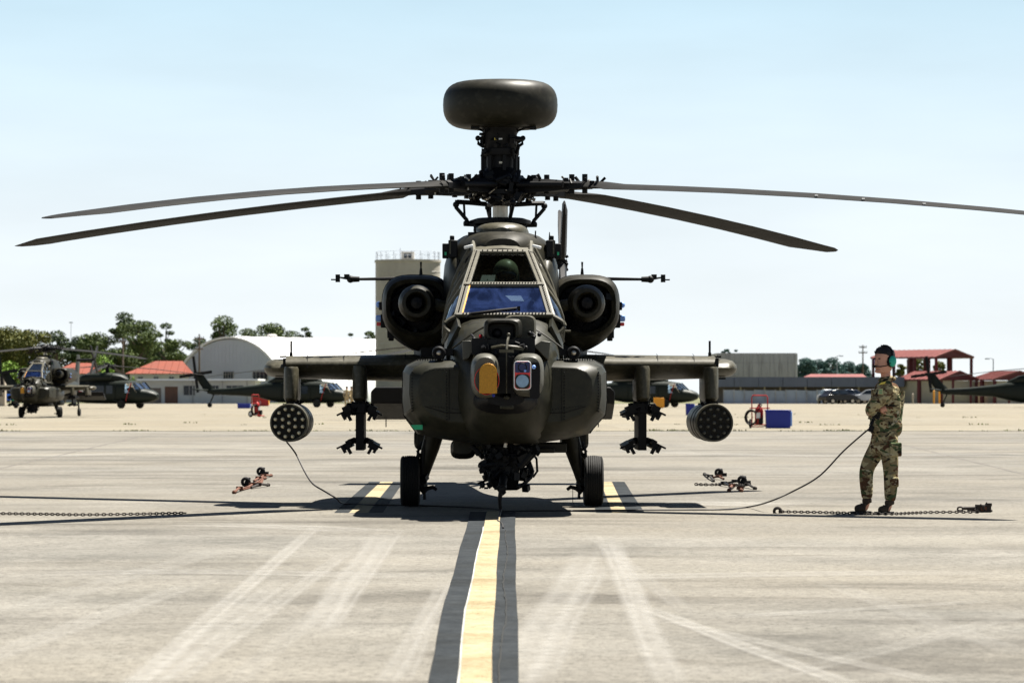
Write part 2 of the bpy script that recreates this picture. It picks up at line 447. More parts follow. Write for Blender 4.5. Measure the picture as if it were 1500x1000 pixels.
# ---- canopy
PT = {'F': (.435, -3.30, 2.015), 'M': (.352, -2.93, 2.335), 'T': (.238, -1.95, 2.71), 'R': (.25, -1.55, 2.84)}
def cp(k, sd_): x, y, z = PT[k]; return Vector((x*sd_, y, z))
SILL = {'F': (.555, -3.36, 1.84), 'M': (.60, -2.80, 1.76), 'T': (.62, -2.0, 1.76), 'R': (.62, -1.5, 1.80)}
def cs(k, sd_): x, y, z = SILL[k]; return Vector((x*sd_, y, z))
def offx(v, sd_, a=.055): return v + Vector((a*sd_, 0, 0))
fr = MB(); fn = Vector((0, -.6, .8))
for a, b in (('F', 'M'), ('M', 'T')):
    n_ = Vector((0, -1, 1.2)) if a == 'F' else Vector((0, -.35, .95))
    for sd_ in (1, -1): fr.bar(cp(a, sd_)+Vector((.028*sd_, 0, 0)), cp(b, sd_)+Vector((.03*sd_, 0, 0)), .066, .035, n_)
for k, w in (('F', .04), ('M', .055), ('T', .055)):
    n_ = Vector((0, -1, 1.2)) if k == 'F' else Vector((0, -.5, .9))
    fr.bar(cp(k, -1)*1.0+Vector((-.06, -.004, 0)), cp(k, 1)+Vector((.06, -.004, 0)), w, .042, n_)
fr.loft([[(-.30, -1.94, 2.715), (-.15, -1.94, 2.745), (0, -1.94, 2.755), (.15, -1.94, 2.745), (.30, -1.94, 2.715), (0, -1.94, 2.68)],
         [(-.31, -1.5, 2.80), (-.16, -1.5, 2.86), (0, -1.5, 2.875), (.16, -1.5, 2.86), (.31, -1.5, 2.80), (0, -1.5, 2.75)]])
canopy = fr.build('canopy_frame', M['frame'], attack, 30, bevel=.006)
rv = MB()
for a, b, n in (('F', 'M', 15), ('M', 'T', 22)):
    for sd_ in (1, -1):
        for i in range(n):
            t = (i+.5)/n
            p = cp(a, sd_).lerp(cp(b, sd_), t) + Vector((.035*sd_, -.012, .018)); rv.ball(p, .0085, 6, 4)
for k, n in (('F', 26), ('M', 24), ('T', 9)):
    for i in range(n):
        p = cp(k, -1).lerp(cp(k, 1), (i+.5)/n) + Vector((0, -.022, .018)); rv.ball(p, .0085, 6, 4)
rv.build('rivet_row', M['black'], canopy, kind='stuff')
MB().quad(cp('F', -1), cp('F', 1), cp('M', 1), cp('M', -1)).build('front_windscreen', M['glass_front'], attack, 0)
MB().quad(cp('M', -1), cp('M', 1), cp('T', 1), cp('T', -1)).build('upper_windscreen', M['glass'], attack, 0)
MB().bar(cp('F', -1)+Vector((.006, -.01, .01)), cp('M', -1)+Vector((.006, -.01, .01)), .012, .012, (0, -1, 1)).build('orange_seal', M['orange'], attack)
for sd_ in (1, -1):
    def col(k, t):  # point between top edge and sill with bulge
        a = cp(k, sd_)+Vector((.06*sd_, 0, -.01)); b = cs(k, sd_)
        return a.lerp(b, t) + Vector((.085*sin(pi*t)*sd_, 0, 0))
    def mid(k1, k2, u, t): return col(k1, t).lerp(col(k2, t), u)
    rows = 7
    def pane(ka, kb, ua, ub):
        g = MB(); grid = []
        for i in range(5):
            u = ua + (ub-ua)*i/4
            grid.append([mid(ka, kb, u, j/rows) for j in range(rows+1)])
        vs = [p for r in grid for p in r]; fs = []
        for i in range(4):
            for j in range(rows):
                o = i*(rows+1)+j; fs.append((o, o+1, o+rows+2, o+rows+1))
        return g.add(vs, fs)
    pane('F', 'M', 0, 1).build('side_window', M['glass_side'], attack)
    pane('M', 'T', 0, .45).build('side_window', M['glass_side'], attack)
    pane('M', 'T', .5, 1).build('side_window', M['glass_side'], attack)
    pane('T', 'R', 0, 1).build('side_window', M['glass_side'], attack)
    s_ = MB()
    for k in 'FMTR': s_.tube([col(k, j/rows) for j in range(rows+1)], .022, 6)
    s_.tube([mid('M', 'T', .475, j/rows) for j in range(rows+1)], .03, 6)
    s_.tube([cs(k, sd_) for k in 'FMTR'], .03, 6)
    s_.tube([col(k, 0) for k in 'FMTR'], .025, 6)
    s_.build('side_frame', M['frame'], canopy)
    # rearview mirror and grab handle
    MB().box(col('T', .02)+Vector((.05*sd_, -.02, .085)), (.10, .02, .03), 0, 0, .25*sd_).build('rear_view_mirror', M['white'], attack, bevel=.008)
# skin between windscreen corner, sill and nose
for sd_ in (1, -1):
    for poly in ([(.49, -3.30, 2.0), (.56, -3.37, 1.84), (.585, -3.56, 1.68), (.47, -3.62, 1.90)], [(.56, -3.37, 1.84), (.612, -2.8, 1.77), (.615, -2.8, 1.45), (.60, -3.5, 1.45), (.585, -3.56, 1.68)]):
        m = MB(); m.loft([[(x*sd_, y, z) for x, y, z in poly], [((x-.03)*sd_, y+.01, z-.02) for x, y, z in poly]])
        m.build('sill_panel', M['nose'], attack, 30)
# cockpit interior
for c_, d_, n_ in (((0, -2.25, 1.86), (.9, .06, .5), 'bulkhead'), ((0, -2.55, 2.12), (.62, .5, .10), 'glareshield'), ((0, -1.55, 2.15), (.75, .08, .75), 'seat_back'), ((-.05, -3.0, 1.9), (.6, .25, .18), 'front_console')): MB().box(c_, d_).build(n_, M['black'], attack, bevel=.01)
MB().ball((.0, -2.7, 2.02), (.14, .15, .16)).build('front_headrest', M['black'], attack)
MB().box((.17, -2.62, 2.19), (.26, .2, .03), .3, .3).build('map_case', M['white'], attack)
for c_, d_ in (((-.27, -3.20, 2.055), (.24, .10, .02)), ((.26, -3.20, 2.055), (.26, .10, .02)), ((.02, -3.12, 2.09), (.16, .12, .03))): MB().box(c_, d_, 0, .3).build('reflection_panel', M['white'], attack)  # white panels added under the glass to imitate its white reflections
w = MB(); w.tube([H(682, 465, -3.42), H(690, 459, -3.42), H(730, 454, -3.36), H(759, 451, -3.33)], .012, 6); w.tube([H(690, 461, -3.42), H(728, 457, -3.37), H(757, 454, -3.33)], .007, 5)
w.box(H(760, 452, -3.33), (.03, .04, .05)); w.build('windscreen_wiper', M['black'], attack)
pc = thing('paper_card', 'white card propped on the left of the glareshield inside the upper windscreen', 'card', attack.matrix_world @ Vector((0, 0, 0)))
pc.location = (-0.13, 0, 0); pc.rotation_euler = (0, 0, .016)
c0 = H(714, 409, -2.55)
MB().add([c0+Vector((-.085, -.02, -.045)), c0+Vector((.065, -.02, -.045)), c0+Vector((.085, .03, .045)), c0+Vector((-.055, .03, .045))], [(0, 1, 2, 3)]).build('card_sheet', M['white'], pc, 0)
MB().box(c0+Vector((.0, -.012, -.005)), (.012, .004, .012)).build('card_mark', M['black'], pc, 0)

# pilot
pil = thing('person', 'seated pilot in a round olive flight helmet behind the upper windscreen', 'person', (-0.13, 0, 0), .016)
pb = MB(); hx = H(741, 0, -2.0).x
S = [(-.16, .13, .10), (-.1, .2, .13), (.1, .22, .13), (.28, .20, .12), (.36, .10, .08), (.40, .06, .06), (.46, .062, .07), (.52, .08, .095), (.60, .078, .095), (.66, .05, .06)]
pb.loft([[(hx + a*cos(2*pi*i/16), -2.0 + b*sin(2*pi*i/16), 1.93+z) for i in range(16)] for z, a, b in S])
pbo = pb.build('body', M['olive2'], pil)
hm = MB(); hm.ball((hx, -2.02, 2.495), (.135, .145, .140), 20, 14); hm.ball((hx-.1, -2.02, 2.44), (.05, .07, .08)); hm.ball((hx+.1, -2.02, 2.44), (.05, .07, .08))
ho = hm.build('helmet', paint('helmet_green', (.26, .28, .19), .35, .15, 6), pil)
v = MB(); v.ball((hx, -2.085, 2.46), (.11, .10, .07), 16, 8); v.build('visor', M['darkglass'], ho)
v = MB(); v.ball((hx, -2.16, 2.39), (.03, .03, .03)); v.tube([(hx+.1, -2.08, 2.38), (hx+.05, -2.15, 2.38), (hx, -2.17, 2.39)], .008); v.build('microphone', M['black'], ho)

# ---- nose turret: night sensor on top, sighting turret below
m = MB()
ya = -4.32
S = [(-4.62, .150, 1.76, 1.935, 4.2), (-4.58, .185, 1.735, 1.955, 4.5), (-4.2, .19, 1.73, 1.96, 4.5), (-3.95, .17, 1.75, 1.93, 4)]
cx = H(737, 0, -4.4).x
# shell with a recessed dark mouth
outer = [sec(q[0], q[1], q[2], q[3], q[4], 28, cx) for q in S]
mouth = sec(-4.62, .142, 1.72, 1.915, 4.5, 28, cx - .02); deep = sec(-4.40, .12, 1.74, 1.90, 4.5, 28, cx - .02)
outer = [deep, mouth] + outer
pn = m.loft(outer, True).build('night_sensor_housing', M['olive'], attack, 32)
MB().box((cx-.02, -4.43, 1.80), (.24, .08, .15)).build('sensor_window', M['black'], pn); MB().ball((cx-.06, -4.475, 1.81), .05).build('sensor_eye', M['black'], pn)
m = MB(); m.loft([sec(-4.22, .14, 1.76, 1.985, 4.5, 28, cx+.17), sec(-4.18, .16, 1.74, 1.995, 4.5, 28, cx+.17), sec(-3.75, .15, 1.74, 1.98, 4.5, 28, cx+.17)])
m.build('sensor_shroud', M['olive2'], attack, 32)
# gimbal clutter between night sensor and main turret
m = MB(); m.box((cx, -4.45, 1.68), (.62, .34, .16)); clutter(m, (cx, -4.6, 1.67), (.26, .08, .06), 46, .02, .06, 5)
m.cyl((cx, -4.5, 1.55), (cx, -4.5, 1.75), .2, n=20)
m.build('turret_gimbal', M['black'], attack)
m = MB(); m.box(H(742, 514, -4.95), (.14, .04, .03)); m.tube([H(742, 512, -4.9), H(743, 500, -4.85), H(745, 492, -4.8)], .013, 6); m.ball(H(745, 490, -4.8), .018)
m.tube([H(720, 509, -4.75), H(735, 506, -4.8), H(757, 508, -4.8), H(766, 511, -4.75)], .014, 6); m.box(H(758, 510, -4.78), (.12, .03, .03), 0, 0, .15)
m.tube([H(742, 516, -4.93), H(742, 576, -4.93)], .006, 5)
m.build('centre_bracket', M['olive2'], attack)
for sd_, poly in ((1, [(781, 507), (793, 499), (806, 501), (803, 528)]), (-1, [(700, 503), (688, 499), (677, 499), (678, 527), (686, 525)])):
    pts = [H(a, b, -4.3) for a, b in poly]
    m = MB(); m.prism([(p.x, p.z) for p in pts], -4.42, -3.9)
    m.build('side_vane', M['sensor'], attack, 20, bevel=.006)
m = MB()
for px, py in ((694, 497), (704, 492), (698, 500), (790, 490), (782, 494), (776, 488)): m.ball(H(px, py, -4.28), .022, 8, 6)
m.tube([H(690, 490, -4.2), H(696, 496, -4.28), H(699, 502, -4.3)], .012, 6); m.build('cable_harness', M['black'], attack, kind='stuff'); m = MB(); m.tube([H(776, 484, -4.2), H(784, 492, -4.28), H(780, 500, -4.3)], .012, 6)
m.build('cable_loop', M['black'], attack)
MB().ball(H(704, 493, -4.3), .02, 10, 6).build('red_cap', M['redlens'], attack)

m = MB(); cxb = H(741, 0, -4.6).x
m.loft([sec(-4.15, .28, 1.10, 1.62, 3, 28, cxb), sec(-4.35, .30, 1.08, 1.62, 3, 28, cxb), sec(-4.62, .26, 1.12, 1.60, 3, 28, cxb), sec(-4.72, .15, 1.18, 1.58, 3, 28, cxb)])
m.loft([sec(-4.15, .34, .98, 1.30, 2.4, 28, cxb), sec(-4.5, .30, 1.03, 1.28, 2.2, 28, cxb), sec(-4.72, .18, 1.10, 1.22, 2, 28, cxb)])
m.build('turret_body', M['black'], attack)
def pod(px0, px1, py0, py1, e, name, sidecx=None):
    a, b = H(px0, py1, -4.8), H(px1, py0, -4.8); cx = (a.x+b.x)/2; hw = (b.x-a.x)/2; zb, zt = a.z, b.z; hz = (zt-zb)
    m = MB(); R = []
    for y, k, l in ((-4.25, .9, .02), (-4.4, .98, .0), (-4.75, 1.0, .0), (-4.88, .97, .015), (-4.97, .88, .05), (-5.01, .74, .10)):
        R.append(sec(y, hw*k, zb+hz*l, zt-hz*l, e, 30, cx))
    m.loft(R)
    return m.build(name, M['sensor'], attack, 50), cx, zb, zt
lo_, lcx, _, _ = pod(689, 732, 517, 583, 2.7, 'left_sensor_housing')
ro_, rcx, _, _ = pod(750, 797, 517, 581, 3.1, 'right_sensor_housing')
lo_.name = 'sensor_housing'; ro_.name = 'sensor_housing'
y = -5.02
# dark inner cheeks facing the gap and round recess round the gold window
c = H(713, 557, y)
MB().lathe([(0, 0), (.122, 0), (.122, .03), (0, .03)], Matrix.Translation(c+Vector((0, .01, 0))) @ Matrix.Rotation(radians(-90), 4, 'X') @ Matrix.Scale(1.12, 4, (0, 1, 0)), 28).build('window_recess', M['black'], lo_)
MB().torus(c+Vector((0, 0, 0)), .118, .003, 'Y', 36, 6, 1.16).build('red_ring', M['redlens'], lo_)
def arch(x0, x1, z0, z1, zs, n=12):
    pts = [(x0, z0), (x1, z0)]
    for i in range(n+1):
        a = pi * i / n
        pts.append(((x0+x1)/2 + (x1-x0)/2*cos(a), zs + (z1-zs)*sin(a)))
    return pts
a, b = H(702, 576, y), H(728, 532, y)
MB().prism(arch(a.x, b.x, a.z, b.z, HZt(545, y)), y-.03, y+.02).build('gold_window_cover', M['gold'], lo_, bevel=.005)
MB().ball(H(723, 579, y)+Vector((0, -.0, 0)), .016, 10, 6).build('blue_screw', M['blue'], lo_)
def rrect(x0, z0, x1, z1, r, n=5):
    pts = []
    for cx_, cz_, a0 in ((x1-r, z0+r, -90), (x1-r, z1-r, 0), (x0+r, z1-r, 90), (x0+r, z0+r, 180)):
        for i in range(n+1):
            a = radians(a0 + 90*i/n); pts.append((cx_+r*cos(a), cz_+r*sin(a)))
    return pts
a, b = H(752.5, 571, y), H(778, 528.5, y)
MB().prism(rrect(a.x, a.z, b.x, b.z, .035), y-.045, y+.03).build('window_frame', M['white'], ro_, bevel=.004)
MB().prism(rrect(a.x+.010, a.z+.010, b.x-.010, b.z-.010, .030), y-.050, y-.04).build('red_gasket', M['redlens'], ro_)
m1, m2 = H(0, 547.5, y).z, H(0, 549, y).z
MB().prism(rrect(a.x+.012, m1+.012, b.x-.012, b.z-.012, .012), y-.056, y-.045).build('upper_window', M['deepblue'], ro_)
MB().prism(rrect(a.x+.012, a.z+.012, b.x-.012, m1-.004, .04), y-.054, y-.045).build('lower_window', M['nose'], ro_)
c = H(765, 558, y); c.y = y-.058
MB().lathe([(0, 0), (.062, 0), (.060, .012), (0, .012)], Matrix.Translation(c) @ Matrix.Rotation(radians(90), 4, 'X'), 28).build('round_lens', paint('grey_blue_lens', (.22, .34, .48), .12, .25, 8), ro_)
c = H(765, 538, y); c.y = y-.0565
MB().torus(c, .04, .005, 'Y', 22).build('lens_ring', M['black'], ro_)
MB().ball(H(769, 543, y)+Vector((0, -.06, 0)), .013, 8, 6).ball(H(782, 537.5, y)+Vector((0, -.022, 0)), .02, 10, 6).build('cyan_lens', M['bluelight'], ro_)
c = H(783, 538, y)
MB().prism(rrect(c.x-.045, c.z-.30, c.x+.05, c.z+.05, .03), y-.015, y+.05).build('dark_panel', M['black'], ro_)
m = MB(); m.box(H(742, 590, -4.6), (.14, .25, .12), taper=.8); m.ball(H(742, 582, -4.8), (.03, .03, .02)); m.build('turret_chin', M['nose'], attack, bevel=.02)

# ---- engines
def engine(sd_, root):
    ex = .925*sd_
    S = [(-.62, .335, 1.88, 2.47, 2.9), (-.50, .375, 1.77, 2.51, 3.1), (-.2, .385, 1.73, 2.525, 3.3), (1.2, .38, 1.74, 2.52, 4), (2.2, .33, 1.85, 2.45, 3.4), (2.9, .22, 2.0, 2.35, 2.5)]
    rings = []
    for q in interp_secs([s for s in S]):
        r = sec(q[0], q[1], q[2], q[3], q[4], 36, ex)
        # lower outside corner is cut back and bulges down inboard
        r2 = []
        for x, y, z in r:
            lx = (x-ex)*sd_; t = max(0, (2.12-z)/.4)
            r2.append((x - sd_*t*t*.20*max(0, (lx+.38)/.76) - 0, y, z - t*.07*(1-abs(lx)/.4)))
        rings.append(r2)
    lip = [(ex+(x-ex)*.86, -.60, 2.15+(z-2.15)*.86) for x, y, z in rings[0]]
    deep = [(ex+(x-ex)*.72, -.10, 2.15+(z-2.15)*.72) for x, y, z in rings[0]]
    m = MB(); m.loft([deep, lip]+rings)
    nac = m.build('engine_nacelle', M['olive'], root, 40)
    # intake
    c = Vector((.915*sd_, 0, 2.19))
    R = Matrix.Translation((c.x, -1.38, c.z)) @ Matrix.Rotation(radians(-90), 4, 'X')
    m = MB()
    m.lathe([(.0, .12), (.085, .12), (.10, .02), (.118, -.02), (.155, -.015), (.185, .05), (.20, .18), (.20, .45), (.17, .75), (.16, 1.1)], R, 32, True)
    m.build('nose_gearbox', M['olive'], root, 50)
    MB().lathe([(.0, .0), (.06, .02), (.085, .11), (.085, .13), (0, .13)], R, 20).build('gearbox_cap', M['black'], root)
    MB().cyl((.73*sd_, -1.1, 2.18), (.5*sd_, -1.05, 2.13), .062, .062, 16).build('drive_shaft_cover', M['olive2'], root)
    m = MB(); clutter(m, (.95*sd_, -.45, 2.1), (.26, .12, .22), 36, .03, .08, 3+sd_); m.box((.95*sd_, -.3, 2.13), (.6, .1, .6)); m.build('intake_baffle', M['black'], root)
    # outboard lamp cluster
    x = 1.29*sd_
    m = MB(); m.box((x+.02*sd_, -.2, 2.185), (.07, .10, .09)); m.box((x+.0*sd_, -.2, 2.02), (.07, .12, .15)); m.box((x-.08*sd_, -.2, 1.84), (.06, .08, .08))
    lb = m.build('lamp_bracket', M['black'], root, bevel=.008)
    MB().box((x+.055*sd_, -.2, 2.05), (.07, .08, .07)).build('clear_lamp', M['bluelight'], lb, bevel=.015)
    MB().box((x+.055*sd_, -.2, 1.985), (.05, .07, .04)).build('red_lamp', M['redlens'], lb, bevel=.01)
    MB().ball((x+.06*sd_, -.2, 2.20), (.03, .04, .035)).build('white_lamp', M['bluelight'], lb)
    # airspeed boom
    z = HZt(409, -.2); m = MB(); m.cyl((.95*sd_, -.1, z+.012), (1.58*sd_, -.2, z), .022, .015, 8)
    m.cyl((1.56*sd_, -.2, z), (1.66*sd_, -.2, z), .03, .036, 10); m.ball((1.66*sd_, -.2, z), .042, 10, 6)
    m.cyl((1.66*sd_, -.2, z), (1.78*sd_, -.2, z+.02), .016, .01, 6); m.box((1.80*sd_, -.2, z+.01), (.05, .03, .085)); m.box((1.7*sd_, -.2, z+.03), (.06, .02, .05)); m.box((1.85*sd_, -.2, z-.005), (.05, .015, .015))
    m.build('air_data_probe', M['black'], root)
    # blade aerial on the nacelle
    zt = 2.50; m = MB(); m.cyl((.90*sd_ + (.0 if sd_ > 0 else .02), -.3, zt), (.90*sd_+(.0 if sd_ > 0 else .02), -.3, zt+.10), .022, .012, 8); m.cyl((.90*sd_+(.0 if sd_ > 0 else .02), -.3, zt+.10), (.9*sd_+(.0 if sd_ > 0 else .02), -.3, zt+.17), .008, .012, 6)
    m.box((.88*sd_, -.25, zt+.005), (.14, .2, .02)); m.build('blade_aerial', M['black'], root)
    # panel seams
    m = MB(); y0 = -.42
    m.tube([(ex+(p[0]-ex)*1.004, p[1], 2.13+(p[2]-2.13)*1.004) for p in rings[5]], .005, 4, True)
    m.build('panel_seam', M['black'], nac)
both(engine, attack)

# warning receivers at the fairing shoulders
for sd_ in (1, -1):
    y = -1.25; x = .575*sd_
    m = MB(); m.box((x-.05*sd_, y, 2.77), (.10, .16, .19)); m.box((x+.03*sd_, y, 2.75), (.07, .10, .16)); m.box((x-.04*sd_, y, 2.89), (.05, .07, .05))
    b = m.build('missile_warning_sensor', M['black'], attack, bevel=.01)
    MB().box((x+.03*sd_, y-.055, 2.72), (.022, .01, .035)).build('green_lens', M['green'], b, 0)
    MB().box((x-.02*sd_, y-.085, 2.79), (.015, .01, .15)).build('sensor_rail', M['olive2'], b, 0)
m = MB(); m.cyl(H(805, 390, -1.2), H(805, 340, -1.2), .035, .004, 6); m.build('spike_aerial', M['olive_far'], attack)
m = MB(); m.tube([H(784, 352, -1.3), H(784.5, 338, -1.3)], .008); m.box(H(784, 350, -1.3), (.03, .05, .04)); m.build('roof_aerial', M['black'], attack); m = MB(); m.tube([H(696, 350, -1.2), H(696, 330, -1.2)], .012); m.box(H(692, 329, -1.2), (.06, .04, .02)); m.box(H(695, 343, -1.2), (.14, .1, .04)); m.build('roof_aerial', M['black'], attack)
m = MB(); m.cyl(H(836, 485, -2.0), H(820, 485, -2.0), .012, n=8); m.build('pitot_tube', M['olive2'], attack)

# ---- stub wings and stores
SPOTS = [(0, 0)] + [(.078*cos(pi/3*i+pi/6), .078*sin(pi/3*i+pi/6)) for i in range(6)] + [(.152*cos(pi/6*i+pi/12), .152*sin(pi/6*i+pi/12)) for i in range(12)]
def wing(sd_, root):
    R = []
    for x, k in ((.55, 1.0), (1.2, 1.0), (2.0, .93), (2.36, .90)):
        zt = 1.655 - (x-.55)*.012; zb = 1.655 - .30*k; c0, c1 = -.62, .95 - (x-.55)*.18
        prof = [(c0+.005, .60), (c0+.012, .70), (c0+.07, .84), (c0+.18, .95), (c0+.36, 1.0), (c0+.7, .97), (c1, .55), (c1, .45), (c0+.8, .08), (c0+.46, 0.0), (c0+.26, .06), (c0+.09, .30)]
        R.append([(x*sd_, y, zb+(zt-zb)*t) for y, t in prof])
    m = MB(); m.loft(R); w = m.build('stub_wing', M['olive2'], root, 50)
    m = MB(); R = []
    for x, k in ((2.37, .98), (2.50, .97), (2.57, .80), (2.61, .45), (2.62, .12)):
        R.append([(x*sd_, -.05 + .52*k*cos(a)*1.0, 1.50 + .105*k*sin(a)) for a in [2*pi*i/20 for i in range(20)]])
    m.loft(R); m.build('wing_tip', M['olive2'], root, 50)
    m = MB(); m.cyl((2.31*sd_, -.3, 1.6), (2.31*sd_, -.3, 1.80), .012, n=6); m.cyl((2.31*sd_, -.3, 1.6), (2.31*sd_, -.3, 1.67), .018, n=6); m.build('whip_aerial', M['black'], root)
    m = MB(); m.box((2.40*sd_, -.3, 1.625), (.07, .06, .02)); m.box((2.37*sd_, -.56, 1.56), (.03, .12, .09)); m.box((2.44*sd_, -.2, 1.385), (.10, .1, .02)); m.build('tip_bracket', M['black'], root)
    for k in range(4):
        x = (.95+.42*k)
    m = MB()
    for k in (1.05, 1.72, 2.12): m.tube([(k*sd_, y, zz) for y, zz in ((-.63, 1.50), (-.60, 1.56), (-.50, 1.64), (-.30, 1.655))], .0035, 4)
    m.build('panel_seam', M['black'], w)
    for x, ztop in ((1.54, 1.52), (2.285, 1.51)):
        m = MB(); R = []
        for z, k in ((1.135, .80), (1.17, 1.0), (1.48, 1.0), (ztop, .86)):
            ring = []
            for i in range(9):
                a = pi + pi * i / 8; ring.append((x*sd_+.078*k*cos(a), -.86 + .14*sin(a)*k + (.10 if z < 1.15 else 0), z))
            for i in range(5):
                a = pi * i / 4; ring.append((x*sd_+.06*k*cos(a), .15 + .15*sin(a)*k, z))
            R.append(ring)
        m.loft(R); py_ = m.build('pylon', M['olive2'], root, 40)
        m = MB(); m.box((x*sd_, -.35, 1.12), (.11, .9, .07)); clutter(m, (x*sd_, -.75, 1.09), (.085, .1, .03), 16, .02, .05, int(x*7+sd_)); clutter(m, (x*sd_, -.2, 1.09), (.085, .5, .03), 14, .02, .05, int(x*9+sd_))
        m.build('ejector_rack', M['black'], py_)
    # missile launcher
    x = (1.54+.0)*sd_
    m = MB(); m.box((x, -.35, .86), (.09, .9, .52)); m.box((x, -.35, 1.06), (.22, 1.0, .10)); clutter(m, (x, -.8, 1.07), (.15, .05, .05), 20, .02, .06, 11)
    la = m.build('missile_launcher', M['black'], root, bevel=.006)
    for zz in (1.02, .66):
        for k in (1, -1):
            m = MB()
            m.tube([(x, -.5, zz+.03), (x+.07*k, -.5, zz+.045), (x+.13*k, -.5, zz+.02)], .035, 8)
            m.box((x+.145*k, -.35, zz-.015), (.10, 1.15, .07), 0, 0, .5*k)
            m.box((x+.175*k, -.86, zz-.045), (.03, .2, .09), 0, 0, .5*k); m.box((x+.11*k, -.86, zz-.065), (.03, .2, .07), 0, 0, .5*k)
            m.box((x+.22*k, -.88, zz-.025), (.06, .1, .02), 0, 0, .45*k); m.box((x+.12*k, -.80, zz+.03), (.06, .25, .05), 0, 0, .5*k)
            if zz > 1: m.box((x+.14*k, -.80, zz+.03), (.09, .3, .07), 0, 0, .4*k)
            m.build('launch_rail', M['black'], la)
    # rocket pod
    x, z, yf = 2.285*sd_, .905, -1.32
    R0 = Matrix.Translation((x, yf, z)) @ Matrix.Rotation(radians(-90), 4, 'X')
    m = MB(); m.lathe([(.188, .012), (.188, .0), (.200, .0), (.203, .03), (.203, 1.5), (.19, 1.62), (.15, 1.66)], R0, 40, False)
    pd = m.build('rocket_pod', M['olive2'], root, 40)
    face = MB(); face.lathe([(0, .02), (.189, .02), (.189, .025), (0, .025)], R0, 32); face.build('pod_face', M['black'], pd)
    rings = MB()
    for a, b in SPOTS: rings.torus((x+a, yf+.018, z+b), .034, .004, 'Y', 14, 4)
    rings.build('tube_rim', M['olive'], pd, kind='stuff')
    face = MB(); face.lathe([(.186, -.003), (.202, -.004), (.206, .02), (.204, .03), (.186, .03)], R0, 40, False); face.build('pod_rim', M['olive2'], pd)
    spots = [(0, 0)] + [(.078*cos(pi/3*i+pi/6), .078*sin(pi/3*i+pi/6)) for i in range(6)] + [(.152*cos(pi/6*i+pi/12), .152*sin(pi/6*i+pi/12)) for i in range(12)]
    for a, b in spots:
        part('tube_glint', GLINT if sd_ < 0 else GLINT_DIM, pd, (x+a, yf, z+b))
    m = MB(); 
    for zc in (.35, .75): m.torus((x, yf+zc, z), .204, .006, 'Y', 36, 4)
    m.build('pod_band', M['black'], pd)
t_ = MB()
t_.lathe([(0, -.012), (.011, -.006), (.021, .018), (0.0, .021)], Matrix.Rotation(radians(-90), 4, 'X'), 10)
GLINT = t_.mesh('tube_glint', paint('bright_tube_glint', (.62, .56, .40), .5, .5, 14)); GLINT_DIM = t_.mesh('tube_glint', paint('dim_tube_glint', (.07, .07, .06), .5, .6, 14))  # cones coloured as light caught in the tubes, bright left, dim right
both(wing, attack)

# ---- landing gear
def gear(sd_, root):
    x, y, r = .985*sd_, -1.23, .278
    A = H(835, 640, y) if sd_ > 0 else H(652, 640, y); A = Vector((.72*sd_, y-.02, .80)); B = Vector((.885*sd_, y+.03, .20))
    m = MB(); R = []
    for t, w, dpt in ((0, .105, .15), (.3, .098, .13), (.7, .070, .10), (1.0, .055, .08)):
        p = A.lerp(B, t); R.append([(p.x+w*cos(a), p.y+dpt*sin(a), p.z) for a in [2*pi*i/14 for i in range(14)]])
    m.loft(R); m.cyl((.84*sd_, y, .26), (.98*sd_, y, .278), .045, n=10); m.ball((.87*sd_, y, .24), .075)
    st = m.build('gear_leg', M['olive'], root)
    m = MB(); m.tube([(.865*sd_, y-.05, .70), (.90*sd_, y-.07, .60), (.905*sd_, y-.07, .42), (.89*sd_, y-.04, .28)], .016, 8)
    m.tube([(.82*sd_, y-.10, .72), (.85*sd_, y-.11, .5), (.86*sd_, y-.09, .3)], .012, 6)
    clutter(m, (.87*sd_, y-.06, .24), (.05, .05, .10), 22, .02, .06, 8); clutter(m, (.88*sd_, y-.05, .52), (.03, .03, .14), 14, .015, .04, 9)
    for k in range(8): m.box((.905*sd_, y-.06, .30+.05*k), (.03, .03, .015))
    m.box((.93*sd_, y, .48), (.12, .04, .02)); m.box((.93*sd_, y, .43), (.12, .04, .02))
    m.build('brake_line', M['black'], st)
    m = MB(); m.tube([(.86*sd_, y-.05, .155), (.80*sd_, y-.06, .20), (.74*sd_, y-.06, .215), (.70*sd_, y-.06, .185)], [.028, .024, .022, .018], 8)
    m.cyl((.83*sd_, y-.05, .17), (.83*sd_, y-.05, .08), .012, .018, 6); m.build('tow_hook', M['black'], st)
    # wheel
    RM = Matrix.Translation((x, y, r)) @ Matrix.Rotation(radians(90), 4, 'Y')
    prof = [(.13, -.085), (.17, -.10), (.225, -.106), (.255, -.098), (.270, -.08)]
    for k in range(-3, 4):
        c = k*.0225; prof += [(.277-.0008*k*k, c-.0085), (.277-.0008*k*k, c+.0035), (.268-.0008*k*k, c+.005), (.268-.0008*k*k, c+.0095)]
    prof += [(.270, .085), (.255, .098), (.225, .106), (.17, .10), (.13, .085)]
    wh = thing_part('wheel', root)
    MB().lathe(prof, RM, 48, False).build('tyre', M['rubber'], wh, 30)
    m = MB(); m.lathe([(0, -.05), (.05, -.06), (.06, -.03), (.11, -.03), (.135, -.085), (.14, -.08), (.14, .08), (.135, .085), (.11, .03), (.06, .03), (.05, .06), (0, .05)], RM, 24, False)
    m.build('rim', M['olive'], wh)
def thing_part(name, parent):
    o = bpy.data.objects.new(name, None); COL.objects.link(o); o.parent = parent; return o
both(gear, attack)
